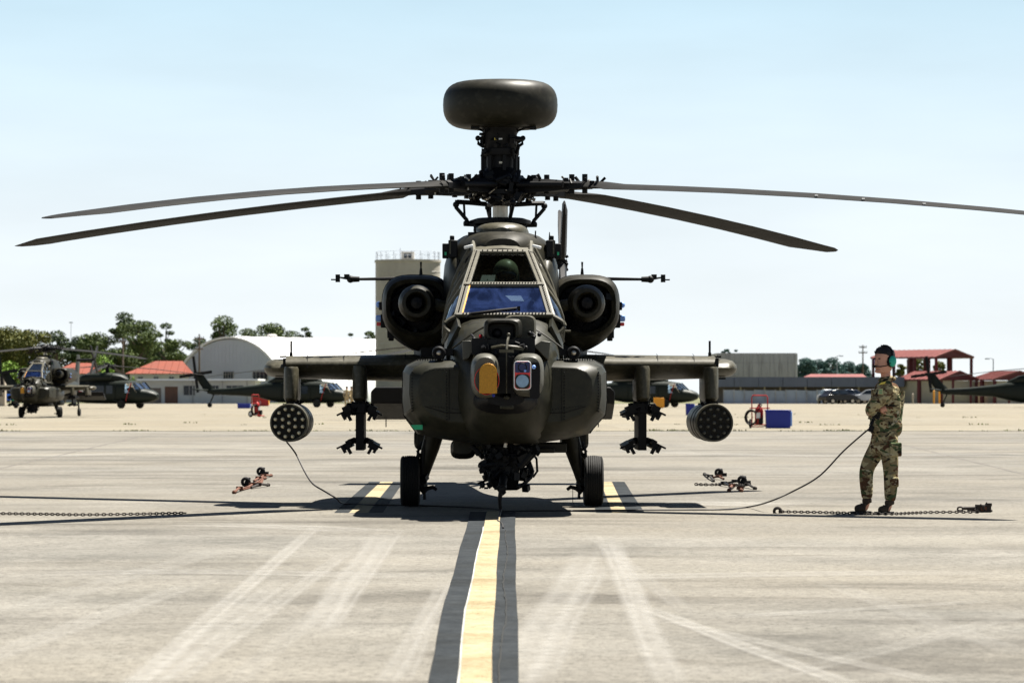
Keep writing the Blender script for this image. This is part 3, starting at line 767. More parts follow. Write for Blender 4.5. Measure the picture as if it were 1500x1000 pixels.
# belly tubs seen behind the legs, hanging lamps
m = MB()
for sd_ in (1, -1):
    m = MB(); m.loft([sec(-.9, .10, .62, .82, 4, 20, .82*sd_), sec(-.85, .13, .605, .85, 4, 20, .82*sd_), sec(.3, .13, .61, .85, 4, 20, .8*sd_), sec(.6, .09, .65, .8, 4, 20, .8*sd_)])
    if sd_ == 1: m.build('belly_fairing', M['olive'], attack, bevel=.01)
m.build('belly_fairing', M['olive'], attack, bevel=.01); m = MB()
m.loft([sec(-3.0, .10, .60, .75, 3, 20, -.42), sec(-2.9, .13, .545, .75, 3, 20, -.42), sec(-2.5, .13, .55, .75, 3, 20, -.42), sec(-2.4, .1, .62, .75, 3, 20, -.42)])
m.build('belly_blister', M['olive'], attack); m = MB()
m.box((.38, -2.2, .655), (.55, .8, .10)); m.box((.42, -2.7, .63), (.22, .12, .05))
m.build('belly_panel', M['olive'], attack, bevel=.01)

# ---- chin gun
m = MB(); gx = H(738, 0, -3.2).x; y = -3.2
m.box((gx, y+.25, .62), (.36, .9, .22)); m.box((gx, y-.1, .50), (.30, .60, .22)); m.cyl((gx+.02, y+.5, .40), (gx+.02, y-.45, .38), .13, .11, 16); m.box((gx+.01, y-.1, .30), (.22, .7, .10), taper=1.25)
clutter(m, (gx+.01, y-.42, .46), (.24, .10, .20), 120, .02, .075, 21); clutter(m, (gx, y-.2, .66), (.30, .2, .06), 50, .02, .07, 22)
gun = m.build('chain_gun', M['black'], attack)
m = MB(); m.tube([H(738, 695, -3.5), H(737, 704, -3.9), H(736, 712, -4.1)], [.045, .04, .036], 12); m.cyl(H(738, 690, -3.4), H(738, 700, -3.65), .065, .06, 14)
a = H(735, 716, -4.2); m.cyl(H(736, 711, -4.08), a, .045, .045, 12); m.cyl(a, a+Vector((0, -.015, -.002)), .03, .02, 12)
m.build('gun_barrel', M['black'], gun)
m = MB(); m.tube([H(717, 692, -3.5), H(718, 703, -3.55), H(724, 711, -3.6), H(736, 715, -3.6), H(757, 714.5, -3.6), H(767, 709, -3.55), H(777, 699, -3.5), H(780, 690, -3.45)], .022, 8)
m.tube([H(762, 650, -3.3), H(771, 668, -3.35), H(778, 690, -3.4), H(772, 699, -3.45)], .035, 8); m.tube([H(775, 655, -3.3), H(786, 672, -3.3), H(787, 690, -3.35), H(781, 698, -3.4)], .013, 6)
m.cyl(H(781, 660, -3.3), H(790, 666, -3.3), .022, n=8); m.ball(H(769, 693, -3.45), .06); m.tube([H(706, 680, -3.3), H(715, 690, -3.4), H(726, 700, -3.5)], .05, 8)
m.box(H(707, 683, -3.4), (.05, .08, .10)); m.box(H(712, 676, -3.4), (.05, .05, .04))
m.build('gun_cradle', M['black'], gun)
m = MB()
for i in range(11):
    t = i/10; m.box(H(766+3*sin(t*5), 648+t*28, -3.35), (.085, .10, .017), 0, 0, .15)
m.build('ammunition_chute', M['black'], gun)
m = MB(); m.ball(H(741, 643, -3.75), .035); m.tube([H(723, 639, -3.7), H(736, 642, -3.75)], .012); m.tube([H(746, 646, -3.75), H(754, 650, -3.7), H(765, 649, -3.6)], .009); m.tube([H(741, 645, -3.75), H(740, 655, -3.75)], .018); m.build('hose_fitting', M['steel'], gun)

# ---- rotor
mx0 = 0.0
m = MB(); m.lathe([(.085, 2.95), (.085, 3.45)], None, 24); mast = m.build('rotor_mast', M['steel'], attack)
m = MB(); m.lathe([(.10, 3.30), (.12, 3.33), (.12, 3.42), (.10, 3.44)], None, 20); m.lathe([(.088, 3.02), (.10, 3.03), (.10, 3.10), (.088, 3.12)], None, 20); m.build('mast_collar', M['black'], attack)
m = MB(); m.lathe([(.0, 3.075), (.20, 3.075), (.34, 3.10), (.34, 3.14), (.26, 3.165), (.0, 3.165)], None, 28); m.lathe([(0, 3.0), (.22, 3.0), (.26, 3.03), (.22, 3.08), (0, 3.08)], None, 24)
for i in range(4):
    a = i*pi/2 + radians(15); m.cyl((.2*cos(a), .2*sin(a), 3.10), (.42*cos(a), .42*sin(a), 3.10), .035, .028, 8)
clutter(m, (0, -.15, 3.05), (.28, .14, .05), 40, .02, .06, 31)
for x in (-.24, .24): m.cyl((x, -.1, 3.03), (x*1.15, -.12, 3.03), .05, n=12)
m.build('swashplate', M['black'], attack)
m = MB()
for i, az in enumerate((15, 105, 195, 285)):
    a = radians(az); r1 = .385
    ca, sa = cos(a), sin(a)
    m.tube([(r1*ca, r1*sa, 3.09), (r1*ca*1.0, r1*sa, 3.14), (.51*ca, .51*sa, 3.28), (.50*ca, .50*sa, 3.36)], .022, 6)
    m.tube([(.41*ca, .41*sa, 3.16), (.42*ca, .42*sa, 3.34)], .014, 6)
    m.ball((.51*ca, .51*sa, 3.31), .036); m.ball((r1*ca, r1*sa, 3.11), .036)
    m.tube([(.50*ca, .50*sa, 3.34), (.36*ca, .36*sa, 3.335), (.16*ca, .16*sa, 3.32)], .028, 6)
m.build('pitch_link', M['black'], attack)
m = MB(); m.lathe([(.10, 3.36), (.26, 3.40), (.36, 3.42), (.36, 3.47), (.20, 3.50), (.36, 3.53), (.36, 3.58), (.24, 3.62), (.16, 3.72), (.14, 3.73)], None, 28)
clutter(m, (0, 0, 3.49), (.36, .36, .13), 150, .03, .10, 41); clutter(m, (0, 0, 3.62), (.22, .22, .06), 40, .03, .08, 42)
hub = m.build('rotor_hub', M['black'], attack)
m = MB(); clutter(m, (0, -.35, 3.44), (.40, .05, .10), 26, .015, .035, 43); m.build('hub_fitting', M['steel'], hub)

AZ = 35.9
DIRS = {'B': ((-sin(radians(AZ)), -cos(radians(AZ))), .045, .0065), 'A': ((-cos(radians(AZ)), sin(radians(AZ))), .030, .0052),
        'C': ((sin(radians(AZ)), cos(radians(AZ))), .030, .0052), 'E': ((cos(radians(AZ)), -sin(radians(AZ))), .035, .0067)}
def blade(key, pitch, root):
    (dx, dy), k1, k2 = DIRS[key]; dx, dy = dx-.014*dy, dy+.014*dx
    ld = Vector((-dy, dx, 0))    # leading-edge direction, counter-clockwise rotor
    dr = Vector((dx, dy, 0))
    zr = lambda r: 3.535 - k1*r - k2*r*r
    sl = lambda r: -k1 - 2*k2*r
    R = []
    prof = [(1.0, 0), (.96, .35), (.80, .85), (.55, 1.0), (.2, .75), (0, .06), (0, -.06), (.2, -.35), (.55, -.55), (.80, -.55), (.96, -.28)]
    stations = [(1.10, .20, .06), (1.35, .30, .05), (1.60, .53, .03), (2.2, .53, .028), (3, .53, .028), (4, .53, .027), (5, .53, .026), (6, .53, .025), (6.75, .53, .022), (7.0, .44, .016), (7.2, .30, .010), (7.31, .16, .006)]
    for r, ch, th in stations:
        sweep = 0 if r <= 6.75 else -(r-6.75)*.42
        le = .26*1.0 if ch == .53 else None
        c_le = (.17 if r < 1.7 and ch < .5 else .17) if r <= 6.75 else .17 + sweep
        if r < 1.5: c_le = ch/2
        p = pitch * (1 - r/7.3*.8)
        up = Vector((0, 0, 1)); nrm = (up - dr*sl(r)).normalized()
        cdir = (ld*cos(p) + nrm*sin(p)); ndir = (nrm*cos(p) - ld*sin(p))
        c0 = dr*r + Vector((0, 0, zr(r)))
        R.append([c0 + cdir*(c_le - ch + ch*u) + ndir*(th*t) for u, t in prof])
    m = MB(); m.loft(R); b = m.build('rotor_blade', M['blade'], root, 40)
    # pitch housing, dampers
    m = MB()
    def P(r, l, z): return dr*r + ld*l + Vector((0, 0, 3.52 - k1*r*.6 + z))
    R = []
    for r, w, h in ((.22, .10, .10), (.40, .12, .10), (.70, .11, .085), (.95, .085, .06), (1.15, .11, .05)):
        R.append([P(r, w*a, h*b_*.8) for a, b_ in ((-1, -1), (1, -1), (1, .4), (.6, 1), (-.6, 1), (-1, .4))])
    m.loft(R)
    for l in (.17, -.17): m.cyl(P(.35, l, 0.01), P(.92, l*.8, .0), .035, n=10)
    for rr in (.45, .62, .95, 1.12): m.cyl(P(rr, 0, -.09), P(rr, 0, .12), .03, n=8)
    rg = random.Random(hash(key) % 97 if False else ord(key))
    for i in range(26):
        r = rg.uniform(.3, 1.35); pz = P(r, rg.uniform(-.14, .14), rg.uniform(.0, .1)*(1.2-r*.6)); s_ = rg.uniform(.018, .05)
        if i % 2: m.box(pz, (s_, s_, s_), rg.random())
        else: m.cyl(pz, pz+Vector((rg.uniform(-.05, .05), rg.uniform(-.05, .05), .05)), s_*.4, n=6)
    m.build('pitch_housing', M['black'], root, 38, bevel=0)
    m = MB(); m.tube([P(.80, .12, -.06), P(.80, .13, .05), P(.78, .06, .10)], .012, 6); m.build('blade_clamp', M['steel'], root)
    return b
for k, pt_ in (('A', 3), ('B', -5.5), ('C', -3), ('E', 8.5)): bl = blade(k, radians(pt_), attack)
# tape marks on the right near blade
(dx, dy), k1, k2 = DIRS['E']; dx, dy = dx-.014*dy, dy+.014*dx
for r in (4.17, 4.72, 5.42):
    p = Vector((dx*r, dy*r, 3.535-k1*r-k2*r*r)); ld = Vector((-dy, dx, 0)); dr_ = Vector((dx, dy, -k1-2*k2*r)).normalized()
    a = p + ld*-.29 + Vector((0, 0, -.004)); MB().box(a, (.03, .13, .012), atan2(dy, dx)+.5, radians(4)).build('tape_mark', M['white'], attack)

# ---- radar dome on the mast top
zt, zb, Rr = 4.680, 4.165, .638
m = MB(); prof = []
for i in range(17):
    a = -pi/2 + pi*i/16
    rr = Rr - .26 + .26*math.copysign(abs(cos(a))**(2/2.5), cos(a)); zz = (zt+zb)/2 + (zt-zb)/2*math.copysign(abs(sin(a))**(2/2.5), sin(a))
    prof.append((rr, zz))
prof = [(0.001, zb-.0), (.2, zb-.002)] + prof + [(.2, zt+.004), (0.001, zt+.006)]
m.lathe(prof, None, 64, True); dome = m.build('radar_dome', M['olive'], attack, 60)
m = MB(); m.lathe([(.18, 3.93), (.186, 3.94), (.186, 4.10), (.20, 4.12), (.22, 4.17), (.0, 4.17)], None, 28, False)
m.lathe([(.0, 3.855), (.20, 3.855), (.21, 3.87), (.21, 3.93), (.0, 3.93)], None, 28); m.lathe([(.15, 3.68), (.155, 3.86), (0, 3.86)], None, 28, False)
for i in range(8):
    a = i*pi/4+.2; m.box((.20*cos(a), .20*sin(a), 3.77), (.035, .035, .17), a)
clutter(m, (0, 0, 4.03), (.2, .2, .10), 60, .02, .06, 51); clutter(m, (0, 0, 3.90), (.2, .2, .05), 36, .015, .05, 52)
for sd_ in (1, -1):
    m.tube([(.17*sd_, -.05, 4.06), (.25*sd_, -.08, 4.05), (.245*sd_, -.08, 3.99), (.19*sd_, -.05, 3.955)], .018, 6)
    m.tube([(.15*sd_, 0, 4.12), (.22*sd_, -.1, 4.14), (.30*sd_, -.2, 4.165)], .012, 6); m.ball((.25*sd_, -.08, 4.05), .03)
m.tube([(.25, -.2, 4.165), (.37, -.25, 4.15), (.38, -.25, 4.18)], .018, 6); m.box((.36, -.25, 4.145), (.07, .05, .03)); m.box((-.28, -.25, 4.15), (.10, .05, .03))
rs = m.build('radar_support', M['black'], attack)
MB().box((-.055, -.186, 4.035), (.03, .004, .022)).build('yellow_triangle', M['yellow'], rs, 0)
MB().box((.0, -.188, 4.035), (.04, .004, .016)).build('white_placard', M['white'], rs, 0)
MB().box((.02, -.157, 3.775), (.07, .006, .022)).build('silver_placard', M['steel'], rs, 0)

# ---- tail
m = MB(); R = []
for z, y0, y1, t in ((1.6, 8.0, 9.6, .10), (2.2, 8.35, 9.75, .08), (3.1, 8.9, 9.95, .06), (3.3, 9.1, 9.9, .03)):
    R.append([(0, y0, z), (t, y0+.4, z), (t*.5, y1-.1, z), (0, y1, z), (-t*.5, y1-.1, z), (-t, y0+.4, z)])
m.loft(R); m.build('tail_fin', M['olive'], attack)
m = MB(); R = []
for x in (-1.64, -1.58, 0, 1.58, 1.64):
    k = .8 if abs(x) > 1.6 else 1
    R.append([(x, 7.95, .99+.32*k), (x, 8.15, .99+.28*k), (x, 8.8, .90+.0), (x, 8.72, .86), (x, 8.0, .99+.1*k)])
m.loft(R); m.build('stabilator', M['black'], attack, bevel=.02)
m = MB(); m.cyl((1.45, 8.7, .9), (1.45, 8.7, .76), .008, n=5); m.cyl((-1.45, 8.7, .9), (-1.45, 8.7, .76), .008, n=5); m.build('static_wick', M['black'], attack)
tc = Vector((.955, 8.9, 3.02))
m = MB(); m.cyl((.0, 9.0, 3.0), tc+Vector((.03, 0, 0)), .07, .06, 12); clutter(m, tc, (.08, .08, .08), 24, .03, .08, 61)
m.build('tail_rotor_hub', M['black'], attack)
for a in (57, -57, 123, -123):
    u = Vector((0, sin(radians(a)), cos(radians(a)))); w_ = Vector((0, cos(radians(a)), -sin(radians(a))))
    R = [[tc+u*r+w_*c*.5+Vector((t, 0, 0)), tc+u*r+Vector((t*2, 0, 0)), tc+u*r-w_*c*.5+Vector((t, 0, 0)), tc+u*r-w_*c*.5-Vector((t, 0, 0)), tc+u*r+w_*c*.5-Vector((t, 0, 0))] for r, c, t in ((.15, .12, .03), (.35, .22, .03), (1.2, .22, .024), (1.38, .06, .008))]
    MB().loft(R).build('tail_rotor_blade', M['black'], attack)
# visible raised tail-rotor tip behind the right engine
m = MB(); m.cyl((0, 9.3, 0.9), (0, 9.3, 1.5), .06, n=10); m.tube([(0, 9.3, 1.0), (0, 9.6, .5), (0, 9.75, .25)], .05, 8); m.build('tail_gear_leg', M['olive'], attack)
tw = thing_part('wheel', attack)
MB().lathe([(.08, -.06), (.15, -.08), (.19, -.07), (.205, -.03), (.205, .03), (.19, .07), (.15, .08), (.08, .06)], Matrix.Translation((0, 9.75, .205)) @ Matrix.Rotation(radians(90), 4, 'Y'), 28, False).build('tyre', M['rubber'], tw)
MB().cyl((-.06, 9.75, .205), (.06, 9.75, .205), .09, n=14).build('rim', M['olive'], tw)
# ------------------------------------------------------------------ ground
def ground_mat(name, dark, light, warm, streak=0.6, fine=1.0, slab=True):
    m, nt, b = new_mat(name)
    tc = N(nt, "ShaderNodeTexCoord")
    def noise(scale, det, sc=(1, 1, 1), rough=.6, dist=0):
        mp = N(nt, "ShaderNodeMapping"); mp.inputs['Scale'].default_value = sc
        nt.links.new(tc.outputs['Object'], mp.inputs[0])
        n = N(nt, "ShaderNodeTexNoise"); n.inputs['Scale'].default_value = scale; n.inputs['Detail'].default_value = det
        n.inputs['Roughness'].default_value = rough; n.inputs['Distortion'].default_value = dist
        nt.links.new(mp.outputs[0], n.inputs['Vector']); return n
    big = noise(.09, 5, (1, 1.4, 1)); med = noise(.55, 8, (1, .8, 1), .7, .4); grain = noise(14, 6, (1, 1, 1), .75); swirl = noise(.32, 4, (.35, 1.0, 1), .6, 1.4)
    r1 = ramp(nt, [(.33, dark), (.66, light)]); nt.links.new(med.outputs[0], r1.inputs[0])
    mx = N(nt, "ShaderNodeMix", data_type='RGBA'); r2 = ramp(nt, [(.38, 0.0), (.62, .85)]); nt.links.new(big.outputs[0], r2.inputs[0])
    nt.links.new(r2.outputs[0], mx.inputs[0]); nt.links.new(r1.outputs[0], mx.inputs[6]); mx.inputs[7].default_value = (*warm, 1)
    mu = N(nt, "ShaderNodeMix", data_type='RGBA', blend_type='MULTIPLY'); mu.inputs[0].default_value = streak
    r3 = ramp(nt, [(.28, (.42, .40, .38)), (.46, (.86, .85, .84)), (.66, (1.0, 1.0, 1.0))]); nt.links.new(swirl.outputs[0], r3.inputs[0])
    nt.links.new(mx.outputs[2], mu.inputs[6]); nt.links.new(r3.outputs[0], mu.inputs[7])
    mg = N(nt, "ShaderNodeMix", data_type='RGBA', blend_type='MULTIPLY'); mg.inputs[0].default_value = fine
    r4 = ramp(nt, [(.32, (.45, .44, .43)), (.5, (.93, .93, .93)), (.62, (1.12, 1.12, 1.12))]); nt.links.new(grain.outputs[0], r4.inputs[0])
    nt.links.new(mu.outputs[2], mg.inputs[6]); nt.links.new(r4.outputs[0], mg.inputs[7])
    sp_ = noise(55, 3, (1, .35, 1), .8); r5 = ramp(nt, [(.34, (.42, .41, .40)), (.46, (.96, .96, .96)), (.62, (1.0, 1.0, 1.0)), (.72, (1.25, 1.25, 1.22))]); nt.links.new(sp_.outputs[0], r5.inputs[0])
    ms_ = N(nt, "ShaderNodeMix", data_type='RGBA', blend_type='MULTIPLY'); ms_.inputs[0].default_value = fine; nt.links.new(mg.outputs[2], ms_.inputs[6]); nt.links.new(r5.outputs[0], ms_.inputs[7])
    st = noise(.9, 6, (.5, 1, 1), .65, 2.0); r6 = ramp(nt, [(.30, (.70, .68, .66)), (.42, (1, 1, 1))]); nt.links.new(st.outputs[0], r6.inputs[0])
    mt = N(nt, "ShaderNodeMix", data_type='RGBA', blend_type='MULTIPLY'); mt.inputs[0].default_value = 1; nt.links.new(ms_.outputs[2], mt.inputs[6]); nt.links.new(r6.outputs[0], mt.inputs[7])
    out = mt.outputs[2]
    if slab:
        br = N(nt, "ShaderNodeTexBrick"); br.offset = 0; br.inputs['Scale'].default_value = 1; br.inputs['Brick Width'].default_value = 7.6; br.inputs['Row Height'].default_value = 7.6
        br.inputs['Mortar Size'].default_value = 0; br.inputs['Color1'].default_value = (.86, .85, .84, 1); br.inputs['Color2'].default_value = (1, 1, 1, 1); br.inputs['Mortar'].default_value = (.9, .9, .9, 1)
        mp = N(nt, "ShaderNodeMapping"); mp.inputs['Location'].default_value = (3.8, .9, 0); nt.links.new(tc.outputs['Object'], mp.inputs[0]); nt.links.new(mp.outputs[0], br.inputs['Vector'])
        ms = N(nt, "ShaderNodeMix", data_type='RGBA', blend_type='MULTIPLY'); ms.inputs[0].default_value = .9
        nt.links.new(out, ms.inputs[6]); nt.links.new(br.outputs[0], ms.inputs[7]); out = ms.outputs[2]
    nt.links.new(out, b.inputs['Base Color'])
    b.inputs['Roughness'].default_value = .85; b.inputs['Specular IOR Level'].default_value = .25
    bp = N(nt, "ShaderNodeBump"); bp.inputs['Strength'].default_value = .5; bp.inputs['Distance'].default_value = .012
    nt.links.new(grain.outputs[0], bp.inputs['Height']); nt.links.new(bp.outputs[0], b.inputs['Normal'])
    return m
M['ramp'] = ground_mat('ramp_concrete', (0.102, 0.097, 0.084), (0.220, 0.209, 0.184), (0.204, 0.187, 0.153), 1.0, 1.0)
M['apron'] = ground_mat('far_apron_concrete', (0.164, 0.148, 0.112), (0.226, 0.205, 0.160), (0.221, 0.193, 0.139), .5, .8)
M['grass'] = ground_mat('dry_grass', (.05, .07, .02), (.12, .13, .05), (.16, .14, .08), .4, .6, False)
EDGE = FPX * CAMZ / (631 - HZ) - CAMD
def sheet(name, x0, x1, y0, y1, z, mat, nx=1, ny=1):
    m = MB(); m.quad((x0, y0, z), (x1, y0, z), (x1, y1, z), (x0, y1, z))
    return m.build(name, mat, None, 0, kind='structure')
sheet('ground', -2500, 2500, -400, 4500, -.03, M['grass'])
sheet('ramp_pavement', -160, 160, -80, EDGE, 0, M['ramp'])
sheet('far_apron', -260, 260, EDGE, 366, .0, M['apron'])
sheet('far_road', -260, 260, 372, 380, -.012, paint('asphalt', (.07, .07, .07), .9, .2, .5))

def flat_strip(name, rows, z, mat, **k):
    """rows: list of (y, x_left, x_right)"""
    m = MB(); 
    for y, a, b in rows: m.v += [(a, y, z), (b, y, z)]
    for i in range(len(rows)-1): m.f.append((2*i, 2*i+1, 2*i+3, 2*i+2))
    return m.build(name, mat, None, 0, kind='structure', **k)
def worn(name, c1, c2, thr=.5, scale=5):
    m, nt, b = new_mat(name); tc = N(nt, "ShaderNodeTexCoord")
    n = N(nt, "ShaderNodeTexNoise"); n.inputs['Scale'].default_value = scale; n.inputs['Detail'].default_value = 9; n.inputs['Roughness'].default_value = .72
    nt.links.new(tc.outputs['Object'], n.inputs[0]); r = ramp(nt, [(thr-.12, c1), (thr+.18, c2)]); nt.links.new(n.outputs[0], r.inputs[0])
    n2 = N(nt, "ShaderNodeTexNoise"); n2.inputs['Scale'].default_value = scale*7; n2.inputs['Detail'].default_value = 6; n2.inputs['Roughness'].default_value = .8
    nt.links.new(tc.outputs['Object'], n2.inputs[0]); r2 = ramp(nt, [(.34, (.35, .33, .30)), (.46, (.9, .9, .9)), (.6, (1.05, 1.05, 1.05))]); nt.links.new(n2.outputs[0], r2.inputs[0])
    n3 = N(nt, "ShaderNodeTexNoise"); n3.inputs['Scale'].default_value = .9; n3.inputs['Detail'].default_value = 5; nt.links.new(tc.outputs['Object'], n3.inputs[0]); r3 = ramp(nt, [(.35, (.68, .66, .62)), (.55, (1, 1, 1))]); nt.links.new(n3.outputs[0], r3.inputs[0])
    mu = N(nt, "ShaderNodeMix", data_type='RGBA', blend_type='MULTIPLY'); mu.inputs[0].default_value = 1; nt.links.new(r.outputs[0], mu.inputs[6]); nt.links.new(r2.outputs[0], mu.inputs[7])
    mv = N(nt, "ShaderNodeMix", data_type='RGBA', blend_type='MULTIPLY'); mv.inputs[0].default_value = .8; nt.links.new(mu.outputs[2], mv.inputs[6]); nt.links.new(r3.outputs[0], mv.inputs[7])
    nt.links.new(mv.outputs[2], b.inputs['Base Color']); b.inputs['Roughness'].default_value = .9; b.inputs['Specular IOR Level'].default_value = .08
    return m
M['lineyellow'] = worn('worn_yellow_line_paint', (.27, .215, .125), (.34, .295, .20), .5, 4)
M['lineblack'] = worn('worn_black_border_paint', (.018, .021, .024), (.036, .040, .043), .5, 4)
M['linewhite'] = worn('old_white_paint', (.42, .42, .40), (.30, .29, .26), .5, 8)
def wob(y, k): return .0035*sin(y*.8+k) + .0015*sin(y*2.6+k*2)
ys = [-37 + i*1.0 for i in range(35)]
def xl(y, pts):
    pts = sorted(pts)
    if y <= pts[0][0]: (y0, a), (y1, b) = pts[0], pts[1]
    elif y >= pts[-1][0]: (y0, a), (y1, b) = pts[-2], pts[-1]
    else:
        for (y0, a), (y1, b) in zip(pts, pts[1:]):
            if y0 <= y <= y1: break
    return a + (b-a)*(y-y0)/(y1-y0)
L0 = [(-23.7, -.355), (-18.7, -.389), (-7.05, -.415)]; L1 = [(-23.7, -.233), (-18.7, -.266), (-7.05, -.265)]
L2 = [(-23.7, -.086), (-18.7, -.10), (-7.05, -.11)]; L3 = [(-23.7, .032), (-18.7, .027), (-7.05, .03)]
flat_strip('black_line_border', [(y, xl(y, L0)+wob(y, 1), xl(y, L3)+wob(y, 5)) for y in ys], .009, M['lineblack'])
flat_strip('white_line_remnant', [(y, xl(y, L1)+wob(y, 2), xl(y, L1)+.019+wob(y, 2)) for y in ys if y < -6], .012, M['linewhite'])
flat_strip('yellow_guide_line', [(y, xl(y, L1)+.010+wob(y, 2), xl(y, L2)+wob(y, 3)) for y in ys], .015, M['lineyellow'])
# crack along the right border
m = MB(); rg = random.Random(4)
m.tube([(-.045+.012*sin(y*.9)+rg.uniform(-.004, .004), y, .012) for y in [-24+.25*i for i in range(66)]], [.0025+.0018*abs(sin(i*.7)) for i in range(66)], 5)
m.build('pavement_crack', paint('crack_tar', (.02, .02, .018), .9, .3, 5), None, 0, kind='structure')
# parking box legs: black / yellow / black
for A, B, mt, nm in (((-1.82, -1.67), (-1.97, -1.82), 'lineblack', 'black_box_stripe'), ((-1.665, -1.475), (-1.815, -1.645), 'lineyellow', 'yellow_box_stripe'), ((-1.47, -1.32), (-1.64, -1.50), 'lineblack', 'black_box_stripe'),
                     ((.86, 1.02), (1.05, 1.22), 'lineblack', 'black_box_stripe'), ((1.025, 1.175), (1.225, 1.375), 'lineyellow', 'yellow_box_stripe'), ((1.18, 1.355), (1.38, 1.55), 'lineblack', 'black_box_stripe')):
    flat_strip(nm, [(-3.1+12.3*i/8, A[0]+(B[0]-A[0])*i/8+wob(i, 1)*.5, A[1]+(B[1]-A[1])*i/8+wob(i, 2)*.5) for i in range(9)], .003, M[mt])

# pavement joints and tar lines (real strips in the surface)
m = MB(); rg = random.Random(9)
def joint(p0, p1, w, z=.002, n=24):
    p0, p1 = Vector(p0), Vector(p1); d = (p1-p0).normalized(); s_ = Vector((-d.y, d.x))
    o = len(m.v)
    for i in range(n+1):
        p = p0.lerp(p1, i/n); k = w*rg.uniform(.6, 1.3); j = rg.uniform(-w, w)*.4
        m.v += [(p.x+s_.x*(j-k/2), p.y+s_.y*(j-k/2), z), (p.x+s_.x*(j+k/2), p.y+s_.y*(j+k/2), z)]
    for i in range(n): m.f.append((o+2*i, o+2*i+1, o+2*i+3, o+2*i+2))
for y, w in ((-23.65, .02), (-20.0, .012), (-8.5, .012), (13.0, .10), (20.6, .06), (36, .10), (50, .10)): joint((-60, y), (60, y), w)
joint(G(1318, 83).xy, G(1500, 52).xy, .05); joint(G(1500, 52).xy, G(1700, 40).xy, .05)
joint(G(95, 69).xy, G(205, 97).xy, .08); joint(G(-200, 40).xy, G(95, 69).xy, .05)
m.build('pavement_joint', paint('joint_tar', (.10, .09, .08), .9, .3, 3), None, 0, kind='structure')
m = MB()
def joint2(y, w): 
    global m
    joint((-150, y), (150, y), w, .005, 150)
joint2(EDGE-.1, .9)
joint((-150, 150), (150, 152), .7, .005, 60); joint((G(1240, 110).x, 95), (60, 96), .4, .005, 30)
m.build('edge_joint', worn('edge_joint_dirt', (.05, .05, .035), (.16, .15, .11), .55, .8), None, 0, kind='structure')
# weeds in the edge joint: countless tufts, one object
m = MB(); rg = random.Random(12)
CL = [rg.uniform(-17, 17) for _ in range(9)]
for i in range(190):
    big_ = rg.random() < .12
    if i < 150: x, y = (rg.gauss(rg.choice(CL), .5) if i % 3 else rg.uniform(-18, 18)), EDGE + rg.uniform(-.3, .2)
    else: x, y = rg.uniform(-20, 24), rg.choice((96, 104, 135, 150, 160)) + rg.uniform(-2, 2); big_ = rg.random() < .5
    for b_ in range(9 if big_ else 4):
        a = rg.uniform(0, 2*pi); h = rg.uniform(.02, .07)*(1.3 if big_ else .6); w = .03; dx, dy = rg.uniform(-.25, .25)*(1.6 if big_ else .6), rg.uniform(-.1, .1)
        m.v += [(x+dx-w, y+dy, .0), (x+dx+w, y+dy, .0), (x+dx+cos(a)*h*.5, y+dy+sin(a)*h*.5, h)]; k = len(m.v); m.f.append((k-3, k-2, k-1))
m.build('weed_tufts', paint('weed_green', (.12, .15, .035), .8, .4, 2), None, 0, kind='stuff')

# pale scuffs left by tyres: thin worn film strips with ragged edges
m_, nt, b = new_mat('tyre_scuff'); tc = N(nt, "ShaderNodeTexCoord"); at = N(nt, "ShaderNodeAttribute"); at.attribute_name = 'fade'
n = N(nt, "ShaderNodeTexNoise"); n.inputs['Scale'].default_value = 7.0; n.inputs['Detail'].default_value = 10; n.inputs['Roughness'].default_value = .8; nt.links.new(tc.outputs['Object'], n.inputs[0])
r = ramp(nt, [(.34, 0.15), (.66, 1.0)]); nt.links.new(n.outputs[0], r.inputs[0])
mu = N(nt, "ShaderNodeMath", operation='MULTIPLY'); nt.links.new(at.outputs['Fac'], mu.inputs[0]); nt.links.new(r.outputs[0], mu.inputs[1])
nt.links.new(mu.outputs[0], b.inputs['Alpha']); b.inputs['Base Color'].default_value = (.36, .345, .315, 1); b.inputs['Roughness'].default_value = .9
M['scuff'] = m_
def scuff(pts, w, k=.6):
    ZS = .001+.0002*(NS[0] % 40); NS[0] += 1
    P = []
    for px, py in pts: d = FPX*CAMZ/(py-HZ); P.append(G(px, d).xy)
    # resample with Catmull-Rom
    Q = []
    for i in range(len(P)-1):
        p0, p1, p2, p3 = P[max(i-1, 0)], P[i], P[i+1], P[min(i+2, len(P)-1)]
        for j in range(8):
            t = j/8; Q.append(.5*((2*p1)+(p2-p0)*t+(2*p0-5*p1+4*p2-p3)*t*t+(3*p1-p0-3*p2+p3)*t**3))
    Q.append(P[-1]); o = len(SC.v)
    for i, p in enumerate(Q):
        d = (Q[min(i+1, len(Q)-1)]-Q[max(i-1, 0)]).normalized(); s_ = Vector((-d.y, d.x)); e = min(1, i/5, (len(Q)-1-i)/5)
        for t, f in ((-1.5, 0), (-.7, 1), (-.2, .6), (.2, .7), (.8, .85), (1.6, 0)):
            SC.v.append((p.x+s_.x*w*t, p.y+s_.y*w*t, ZS+.00)); FADE.append(f*e*k)
    for i in range(len(Q)-1):
        for j in range(5): SC.f.append((o+6*i+j, o+6*i+j+1, o+6*i+j+7, o+6*i+j+6))
SC, FADE, NS = MB(), [], [0]
